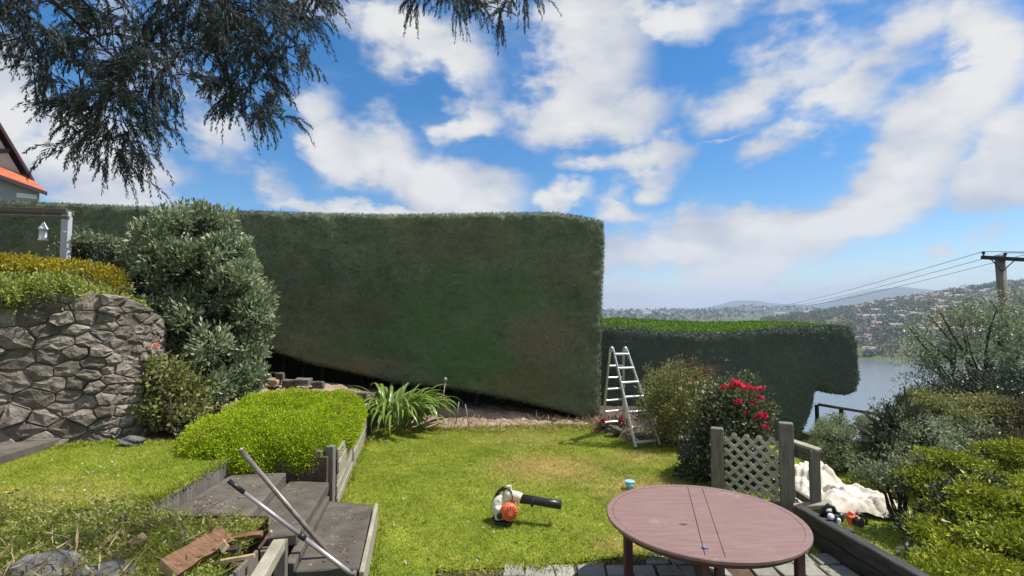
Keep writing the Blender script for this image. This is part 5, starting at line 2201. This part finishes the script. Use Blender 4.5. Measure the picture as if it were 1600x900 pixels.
# ---------------------------------------------------------------- planting, right
def rose_right():
    b = pz(1060, 715, .0)
    b = np.array([3.3, 10.1, 0])
    root = thing('fine_leaf_bush', (b[0], b[1], 0), 'pale green fine leaved bush with reddish new shoots right of the ladder', 'shrub')
    D = 10.1
    lobes = [lob(1060, 625, D, 55, 50), lob(1030, 650, D, 34, 50), lob(1075, 670, D, 46, 42), lob(1095, 610, D, 30, 34), lob(1045, 600, D, 30, 28)]
    foliage('foliage', lobes, 950, 24, .055, .017, .10, 'yelleaf', root, 81, up=.35, inner=.4, ragged=.09)
    foliage('new_shoots', [lob(1088, 580, D, 34, 18), lob(1110, 590, D, 18, 20), lob(1068, 572, D, 20, 14)], 70, 12, .05, .02, .08, 'redleaf', root, 82, up=.6, inner=.3, ragged=.1)
    pf = foliage('pale_flowers', [lob(1085, 615, D - .3, 40, 24), lob(1105, 605, D - .3, 24, 18)], 22, 6, .035, .03, .03, 'whitepetal', root, 83, inner=.8)
    pf['kind'] = 'stuff'
    limbs('stems', (b[0], b[1], 0), [l[:3] for l in lobes] + [px(1068, 560, D), px(1110, 575, D), px(1095, 565, D)], .02, 'bark', root, 5)
    for (x, y, m, r) in ((1078, 600, 'pinkpetal', .035), (1064, 684, 'whitepetal', .045), (1083, 686, 'pinkpetal', .03)):
        flower('flower', px(x, y, D - .5), r, m, root, x)
    b2 = pz(1140, 730, .0)
    root = thing('red_rose', (b2[0], 8.3, 0), 'dark leaved rose with large red blooms behind the lattice', 'rose bush')
    D = 8.2
    lobes = [lob(1140, 640, D, 48, 32), lob(1165, 650, D, 36, 30), lob(1115, 660, D, 30, 30), lob(1150, 620, D, 36, 22), lob(1130, 690, D, 45, 36)]
    foliage('foliage', lobes, 620, 18, .06, .036, .1, 'roseleaf', root, 84, up=.3, inner=.45, ragged=.08)
    limbs('stems', (b2[0], 8.3, 0), [l[:3] for l in lobes] + [px(x, y + 6, D - .25) for x, y in ((1152, 603), (1172, 608), (1188, 608), (1153, 629), (1190, 652))], .018, 'bark', root, 6)
    for (x, y, r) in ((1152, 603, .105), (1171, 607, .058), (1181, 609, .045), (1190, 608, .050), (1153, 629, .06), (1190, 652, .085), (1131, 606, .05), (1176, 630, .05), (1188, 622, .05), (1165, 645, .04), (1196, 668, .05)):
        flower('flower', px(x, y, D - .48), r * .95, 'redpetal', root, x + y)
    b3 = pz(1110, 755, .0)
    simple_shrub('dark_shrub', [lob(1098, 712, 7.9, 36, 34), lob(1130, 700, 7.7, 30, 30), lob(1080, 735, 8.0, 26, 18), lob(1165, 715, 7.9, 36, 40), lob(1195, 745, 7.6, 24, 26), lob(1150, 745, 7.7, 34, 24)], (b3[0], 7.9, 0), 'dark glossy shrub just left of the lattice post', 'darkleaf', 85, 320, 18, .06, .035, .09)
    b4 = pz(945, 668, .05)
    r4 = simple_shrub('bedding_plant', [lob(944, 664, 11.2, 9, 8), lob(968, 662, 11.2, 16, 8), lob(985, 682, 10.6, 14, 9)], b4, 'small red flowered bedding plant at the left foot of the ladder', 'darkleaf', 86, 60, 12, .05, .03, .06, 'plant', stem=.01)
    for (x, y) in ((943, 656), (940, 660), (972, 657)):
        flower('flower', px(x, y, 11.1), .06, 'redpetal', r4, x)


rose_right()


def right_planting():
    z = lambda x, y: float(Hmap(x, y))
    def base(cx, d):
        x = (cx - 800) / 800 * d
        return (x, d, z(x, d) - .02)
    simple_shrub('mounded_shrub', [lob(1332, 690, 12.2, 56, 34), lob(1302, 702, 12.0, 36, 32), lob(1366, 702, 12.0, 38, 32), lob(1330, 715, 11.9, 52, 30)], base(1330, 12.2),
                 'dome shaped grey green shrub in front of the low hedge end', 'greyleaf', 91, 1300, 22, .055, .022, .07, inner=.8, ragged=.02, puffs=80, pf=.26)
    r = thing('broad_leaf_plant', base(1400, 10.6), 'dark plant with long broad leaves right of the dome shaped shrub', 'plant')
    foliage('foliage', [lob(1400, 690, 10.6, 36, 34), lob(1412, 662, 10.6, 24, 20), lob(1385, 712, 10.5, 26, 20)], 90, 5, .36, .075, .12, 'darkleaf', r, 92, up=.5, inner=.2)
    limbs('stems', base(1400, 10.6), [px(1400, 690, 10.6), px(1412, 662, 10.6), px(1385, 705, 10.5)], .05, 'bark', r, 7)
    r = thing('slender_tree', base(1400, 8.6), 'small slender tree with a thin bent trunk above the canvas sheets', 'tree')
    foliage('crown', [lob(1380, 735, 8.6, 40, 16), lob(1420, 722, 8.6, 40, 20), lob(1400, 745, 8.5, 50, 14), lob(1350, 738, 8.6, 18, 8)], 170, 14, .07, .024, (.14, .14, .06), 'greentree', r, 93, inner=.2, ragged=.05)
    bb = np.array(base(1398, 8.6))
    limbs('trunk', bb, [px(1405, 720, 8.6), px(1380, 732, 8.6), px(1430, 715, 8.6), px(1355, 738, 8.6)], .045, 'bark', r, 8, sag=.06)
    # feathery grey tree reaching up on the right
    r = thing('feathery_tree', base(1560, 16.5), 'airy grey green feathery tree at the right edge with water showing through', 'tree')
    D = 16.5
    tl = [lob(1560, 500, D, 60, 40), lob(1500, 500, D, 50, 34), lob(1600, 540, D, 60, 50), lob(1520, 550, D, 70, 40), lob(1460, 560, D, 40, 22), lob(1470, 610, D, 46, 16), lob(1560, 600, D, 70, 30), lob(1440, 590, D, 26, 10), lob(1620, 480, D, 40, 36), lob(1440, 525, D, 26, 22)]
    foliage('crown', tl, 620, 17, .13, .032, (.26, .26, .12), 'greyleaf', r, 94, up=.2, inner=.2, ragged=.25, spread=.9)
    foliage('olive_leaves', tl[:7], 240, 16, .12, .04, (.30, .30, .16), 'greentree', r, 95, up=.2, inner=.25, ragged=.15, spread=.9)
    limbs('branches', base(1560, 16.5), [t[:3] for t in tl] + [t[:3] for t in sublobes(tl, 26, .3, 77)], .09, 'bark', r, 9)
    simple_shrub('dark_bush', [lob(1540, 612, 14, 56, 20), lob(1480, 618, 14, 44, 16), lob(1590, 605, 14, 40, 26), lob(1450, 632, 13.6, 32, 12)], base(1530, 14), 'dark twiggy bush below the feathery tree', 'darkleaf', 96, 620, 18, .09, .04, (.2, .2, .12), inner=.4, ragged=.1, stem=.05, puffs=40)
    simple_shrub('olive_shrub', [lob(1470, 655, 11.2, 55, 26), lob(1520, 648, 11.2, 50, 22), lob(1435, 672, 11, 34, 26)], base(1480, 11.2), 'olive topped shrub in the middle of the bank right of the dome shrub', 'yelleaf', 97, 720, 20, .07, .028, (.15, .15, .08), inner=.6, puffs=46)
    simple_shrub('silver_shrub', [lob(1450, 695, 10.2, 46, 30), lob(1500, 690, 10.2, 46, 28), lob(1475, 722, 9.8, 50, 26)], base(1470, 10.2), 'silvery grey shrub below the olive topped shrub', 'greyleaf', 98, 700, 20, .06, .028, .11, inner=.6, puffs=46)
    simple_shrub('rusty_shrub', [lob(1560, 655, 11.0, 44, 24), lob(1600, 670, 10.8, 44, 32), lob(1545, 690, 10.4, 44, 24)], base(1575, 11), 'brownish rusty shrub at the right edge under the dark bush', 'brownleaf', 99, 620, 20, .07, .03, .12, inner=.6, puffs=40)
    # golden conifers in flat tiers
    def golden(lobes, bx, d, label, seed, n):
        r = thing('golden_conifer', base(bx, d), label, 'conifer', )
        foliage('foliage', lobes, n, 28, .070, .022, (.11, .11, .025), 'gold', r, seed, up=.25, inner=.2, ragged=.05, spread=.6)
        foliage('inner_shade_foliage', [(l[0], l[1] + .35, l[2] - .14, l[3] * .8, l[4] * .8, l[5] * 1.6) for l in lobes], n // 3, 12, .07, .03, .1, 'darkleaf', r, seed + 50, inner=.2)  # dark leaves below and behind each tier, shade put into the colour
        limbs('branches', base(bx, d), [l[:3] for l in lobes], .035, 'bark', r, seed)
    golden(tiers(1440, 1520, 708, 785, 8.0, 8.6, 9, 32, 6, 201), 1470, 8.2, 'upper golden green conifer with flat tiers, left of the right edge', 101, 480)
    golden(tiers(1530, 1640, 700, 790, 8.2, 8.8, 9, 34, 7, 202), 1580, 8.4, 'dark gold green conifer cut by the right edge of the picture', 102, 420)
    golden(tiers(1462, 1530, 790, 868, 6.6, 7.4, 10, 30, 6, 203), 1445, 6.9, 'lowest bright golden conifer spreading over the lower lawn', 103, 520)
    golden(tiers(1500, 1640, 755, 900, 5.9, 7.2, 15, 40, 8, 204), 1560, 6.6, 'large golden conifer filling the bottom right corner', 104, 760)
    golden(tiers(1455, 1540, 860, 930, 5.4, 6.0, 7, 32, 6, 205), 1490, 5.8, 'small golden conifer just beyond the end of the sleeper wall', 105, 300)
    simple_shrub('shade_filler_shrub', [lob(1560, 820, 7.6, 70, 50), lob(1500, 800, 7.8, 60, 50), lob(1600, 880, 7.0, 60, 50)], base(1555, 7.6), 'dark filler shrub standing in for the shade between the golden conifers', 'darkleaf', 106, 600, 20, .08, .035, .12, puffs=36)  # added dark leaf mass painting the shade behind the tiers
    simple_shrub('bank_shrub', [lob(1540, 665, 17, 110, 36), lob(1640, 640, 17, 80, 60), lob(1460, 665, 16, 60, 24)], base(1560, 18), 'grey bushy scrub down the bank behind the other shrubs', 'greentree', 107, 900, 20, .12, .05, .25, inner=.5, puffs=50)


right_planting()


# ---------------------------------------------------------------- boundary fence, canvas sheets, tools (lower right)
def fence():
    a, b = px(1278, 632, 15.2), px(1445, 659, 13.6)
    root = thing('wire_fence', ((a[0] + b[0]) / 2, (a[1] + b[1]) / 2, -1.4), 'dark low boundary fence rail between the low hedge and the water', 'fence')
    mb = MB()
    mb.bar(a, b, .05, .075)
    mb.build('rail', 'timber_grey', root, own=True)
    mb = MB()
    mb.bar(np.array(a) - [0, 0, .45], np.array(b) - [0, 0, .45], .04, .05)
    mb.build('rail', 'timber_dark', root, own=True)
    for t in (0, .25, .5, .75, 1):
        c = np.array(a) * (1 - t) + np.array(b) * t
        mb = MB()
        mb.box((c[0], c[1] + .06, c[2] - .72), (.08, .08, 1.4))
        mb.build('post', 'timber_dark', root, own=True)


fence()


def canvas(name, cx, cy, rx, ry, h, z0, label, seed, rot=0, flat=.35):
    N = 64
    g = np.linspace(-1, 1, N)
    X, Y = np.meshgrid(g, g)
    rg = rng_(seed)
    ang = np.arctan2(Y, X)
    # square-ish outline with wavy hem
    rad = np.maximum(np.abs(X), np.abs(Y)) * .75 + np.hypot(X, Y) * .25
    hem = 1 + .10 * np.sin(3 * ang + seed) + .06 * np.sin(7 * ang + seed * 2)
    x, y = X * rx * hem, Y * ry * hem
    prof = np.clip(1.12 - rad, 0, 1)
    Z = h * np.clip(prof * 1.9, 0, 1) ** .7 * (.75 + .25 * wob(X * 2.0, Y * 2.0, 1.2, seed))
    a = rg.uniform(.2, .9)
    t = X * np.cos(a) + Y * np.sin(a) + .22 * wob(X, Y, 1.6, seed) + .06 * wob(X, Y, 4.5, seed + 2)
    rid = np.abs(np.sin(5.2 * t)) ** .8 + .5 * np.abs(np.sin(9.7 * t + 1.3 * Y + 1)) ** .7 + .4 * np.abs(np.sin(6 * (X * np.sin(a) - Y * np.cos(a)) + 1.5 * wob(X, Y, 1.4, seed + 5)))
    Z = Z + .050 * rid * (.35 + .65 * np.clip(prof * 2, 0, 1)) - .03
    Z = np.maximum(Z, .012)
    c, s = math.cos(rot), math.sin(rot)
    V = np.stack([cx + c * x - s * y, cy + s * x + c * y, z0 + Z], -1).reshape(-1, 3)
    i, j = np.meshgrid(np.arange(N - 1), np.arange(N - 1), indexing='ij')
    F = np.stack([i * N + j, i * N + j + 1, (i + 1) * N + j + 1, (i + 1) * N + j], -1).reshape(-1, 4)
    return tag(fast(name, V, F, 'canvas', smooth=True, origin=(cx, cy, z0)), label, 'sheet')


p1 = pz(1276, 768, -.99)
canvas('canvas_sheet', p1[0] - .05, p1[1] + .25, .62, .55, .52, -.99, 'crumpled cream canvas sheet heaped up behind the handrail post', 1, .2)
p2 = pz(1350, 805, -.99)
canvas('canvas_sheet', p2[0] + .1, p2[1] + .3, .64, .55, .34, -.985, 'crumpled pale canvas sheet with tools on it on the lower lawn', 2, -.4)
p3 = pz(1300, 790, -.99)
canvas('canvas_sheet', p3[0], p3[1] + .1, .55, .4, .08, -.985, 'flat spread strip of canvas between the two heaped sheets', 3, .1)


def hedge_trimmer():
    c = px(1297, 812, 5.9)
    zt = .335
    D = 5.75
    q = lambda x, y, dd=0: Vector(px(x, y, D + dd))
    root = thing('backpack_engine', (q(1297, 822)[0], D, zt), 'black petrol engine tool with a white cap standing by the sleeper wall', 'power tool')
    mb = MB()
    mb.box(tuple(q(1297, 812)), (.15, .17, .16), Matrix.Rotation(.3, 3, 'Z') @ Matrix.Rotation(.2, 3, 'Y'))
    mb.build('engine_cover', 'black_plastic', root, .035, own=True, seg=3)
    mb = MB()
    mb.tube([q(1284, 806), q(1287, 796), q(1294, 789, -.02), q(1302, 793, -.02), q(1306, 803)], [.022] * 5, 10)
    mb.build('handle', 'black_plastic', root, own=True)
    mb = MB()
    mb.lathe([(.026, 0), (.034, .01), (.030, .035), (.01, .04)], q(1296, 807, -.10), axis=(.2, -1, .3), n=14)
    mb.build('cap', 'white_paint', root, own=True)
    mb = MB()
    mb.lathe([(.02, -.05), (.022, -.045), (.022, .05), (.012, .06)], q(1309, 818, -.07), axis=(.1, -.2, 1), n=12)
    mb.build('fuel_bottle', 'white_paint', root, own=True)
    mb = MB()
    mb.lathe([(.035, -.03), (.05, -.02), (.05, .02), (.035, .03)], q(1313, 808, -.02), axis=(1, -.5, 0), n=16)
    mb.build('starter_cover', 'black_plastic', root, own=True)
    # orange and black chainsaw-like trimmer on the canvas
    D2 = 7.95
    q2 = lambda x, y, dd=0: Vector(px(x, y, D2 + dd))
    root = thing('hedge_trimmer', q2(1337, 818), 'orange and black hedge trimmer lying on the canvas sheet', 'hedge trimmer')
    mb = MB()
    mb.box(tuple(q2(1333, 812)), (.16, .20, .15), Matrix.Rotation(-.4, 3, 'Z'))
    mb.build('engine_cover', 'orange_plastic', root, .03, own=True, seg=3)
    mb = MB()
    mb.lathe([(.06, -.05), (.08, -.04), (.08, .04), (.05, .055)], q2(1341, 816, -.10), axis=(.4, -1, .2), n=18)
    mb.build('fan_cover', 'black_plastic', root, own=True)
    mb = MB()
    mb.tube([q2(1336, 806), q2(1342, 803), q2(1349, 806), q2(1354, 813), q2(1353, 820)], [.022, .02, .02, .02, .022], 10)
    mb.build('rear_handle', 'black_plastic', root, own=True)
    mb = MB()
    mb.bar(q2(1326, 803), q2(1330, 806), .08, .10)
    mb.build('air_filter_cover', 'orange_plastic', root, .012, own=True)
    mb = MB()
    mb.bar(q2(1330, 810, .1), q2(1300, 800, .35), .02, .07)
    mb.build('cutter_bar', 'pole_metal', root, own=True)


hedge_trimmer()


# ---------------------------------------------------------------- utility pole and wires
def utility_pole():
    D = 18
    t = px(1562, 399, D)
    bx, by = px(1585, 480, D)[0], D
    root = thing('utility_pole', (bx, by, float(Hmap(bx, by))), 'wooden utility pole with a cross arm leaning above the trees at the right', 'utility pole')
    zb = float(Hmap(bx, by)) - .3
    k = np.array(px(1572, 455, D)) - np.array(t)
    foot = np.array(t) + k * ((zb - t[2]) / k[2])
    foot = [t[0] + .25, D, zb]
    mb = MB()
    mb.tube([foot, (np.array(foot) + np.array(t)) / 2, t], [.175, .16, .145], 14)
    mb.build('pole', 'polewood', root, own=True)
    a, b = px(1534, 402, D - .18), px(1640, 408, D - .18)
    mb = MB()
    mb.bar(a, b, .10, .13)
    mb.build('cross_arm', 'timber_dark', root, .01, own=True)
    for (x, y) in ((1537, 402), (1571, 404), (1605, 406), (1636, 408)):
        c = px(x, y, D - .18)
        mb = MB()
        mb.lathe([(.02, .06), (.02, .11), (.05, .12), (.045, .15), (.055, .17), (.03, .21)], c, n=12)
        mb.build('insulator', 'barge', root, own=True)
    for x in (1548, 1588):
        mb = MB()
        mb.bar(px(x, 404.5, D - .12), px(1566, 424, D - .14), .02, .03)
        mb.build('brace', 'timber_dark', root, own=True)
    # wires sag away across the harbour to the left, and on to the right
    ends = [(1168, 478), (1185, 478), (1205, 477)]
    for i, ((x, y), e) in enumerate(zip(((1537, 393), (1571, 395), (1605, 397)), ends)):
        A = np.array(px(x, y, D - .18))
        B = np.array(px(e[0], e[1], 150))
        pts = []
        for k in range(25):
            f = k / 24
            p = A + (B - A) * f
            p[2] -= 2.2 * 4 * f * (1 - f) * .5
            pts.append(p)
        mb = MB()
        mb.tube(pts, [.009 + .022 * k / 24 for k in range(25)], 5)
        mb.build('wire', 'barge', root)
        C = np.array(px(x + 240, y - 18, 9))
        mb = MB()
        mb.tube([A, (A + C) / 2 - [0, 0, .12], C], .010, 5)
        mb.build('wire', 'barge', root)


utility_pole()


# ---------------------------------------------------------------- overhanging conifer, upper left
def overhang():
    root = thing('overhanging_conifer', (-6.6, 1.6, 0), 'dark drooping conifer foliage hanging into the sky at the upper left', 'tree')
    rg = rng_(111)
    ell = [  # x, y, rx, ry, depth, n, dir x (outward), dir z
        (250, -10, 290, 75, 4.2, 480), (60, 30, 110, 70, 4.2, 165), (220, 100, 110, 70, 4.1, 195), (190, 170, 78, 62, 4.0, 135), (165, 235, 56, 44, 4.0, 95), (150, 190, 80, 30, 4.0, 39), (120, 120, 90, 40, 4.1, 60),
        (430, 50, 80, 70, 4.4, 180), (390, 120, 62, 66, 4.4, 120), (385, 190, 44, 48, 4.4, 95), (300, 60, 110, 60, 4.3, 135), (50, 120, 40, 24, 4.1, 24), (30, 60, 60, 40, 4.0, 45),
        (690, -5, 62, 34, 4.8, 132), (795, 0, 40, 46, 4.8, 110), (525, -8, 34, 14, 4.6, 15), (610, -30, 150, 24, 4.7, 75)]
    NV, NF = [], []
    cnt = 0
    tw = MB()
    Vs = []
    for (cx, cy, rx, ry, d, n) in ell:
        for _ in range(max(3, int(n / (6.5 if cx < 600 else 7)))):
            r = math.sqrt(rg.random())
            a = rg.uniform(0, 2 * np.pi)
            x, y = cx + rx * r * math.cos(a) * .92, cy + ry * r * math.sin(a) - 26
            bc = np.array(px(x, y, d + rg.normal(0, .32)))
            out = (x - cx) / rx
            bv = np.array([out * .8 + rg.normal(0, .55), rg.normal(0, .4), rg.uniform(-.6, .2)])
            bv /= np.linalg.norm(bv)
            tw.tube([bc - bv * .10, bc + bv * .12 + np.array([0, 0, -.02]), bc + bv * .26 + np.array([0, 0, -.08])], [.006, .004, .002], 4, cap=False)
            for _b in range(rg.integers(6, 11)):
                p = bc + bv * rg.uniform(-.05, .22) + rg.normal(0, .022, 3)
                v = bv + rg.normal(0, .38, 3)
                v /= np.linalg.norm(v)
                ln = rg.uniform(.14, .36)
                k = 13
                for i in range(k):
                    f = i / k
                    v = v + np.array([0, 0, -.11])
                    v /= np.linalg.norm(v)
                    p2 = p + v * ln / k
                    for m in range(4):
                        sd = np.cross(v, rg.normal(size=3))
                        sd /= np.linalg.norm(sd) + 1e-9
                        Vs.append((p + (p2 - p) * rg.random(), v * 1.0 + sd * .55 + np.array([0, 0, -.2]), .050 - .022 * f))
                    p = p2
    tw.build('twigs', 'bark', root)['kind'] = 'stuff'
    P = np.array([v[0] for v in Vs])
    D = np.array([v[1] for v in Vs])
    L = np.array([v[2] for v in Vs])
    V, F = leaf_quads(P, D, L, .0072, rg, .1)
    fast('foliage', V, F, 'conifer', root)
    # limbs run out of the picture to the trunk on the left
    mb = MB()
    hub = Vector((-6.6, 1.6, 6.8))
    for (x, y, d) in ((150, 20, 4.2), (330, 0, 4.3), (200, 110, 4.1), (430, 10, 4.4), (690, -30, 4.8), (800, -30, 4.8), (60, 40, 4.2)):
        t = Vector(px(x, y, d))
        pts = [hub.lerp(t, f) + Vector((0, 0, .5 * math.sin(math.pi * f))) for f in (0, .2, .4, .6, .8, 1)]
        mb.tube(pts, [.09, .07, .05, .035, .022, .008], 6)
    mb.build('branches', 'bark', root)
    mb = MB()
    mb.tube([(-6.6, 1.6, -.1), (-6.65, 1.6, 2), (-6.6, 1.6, 4.5), (-6.6, 1.6, 7.0), (-6.5, 1.5, 9)], [.34, .28, .24, .18, .06], 12)
    mb.build('trunk', 'bark', root)


overhang()
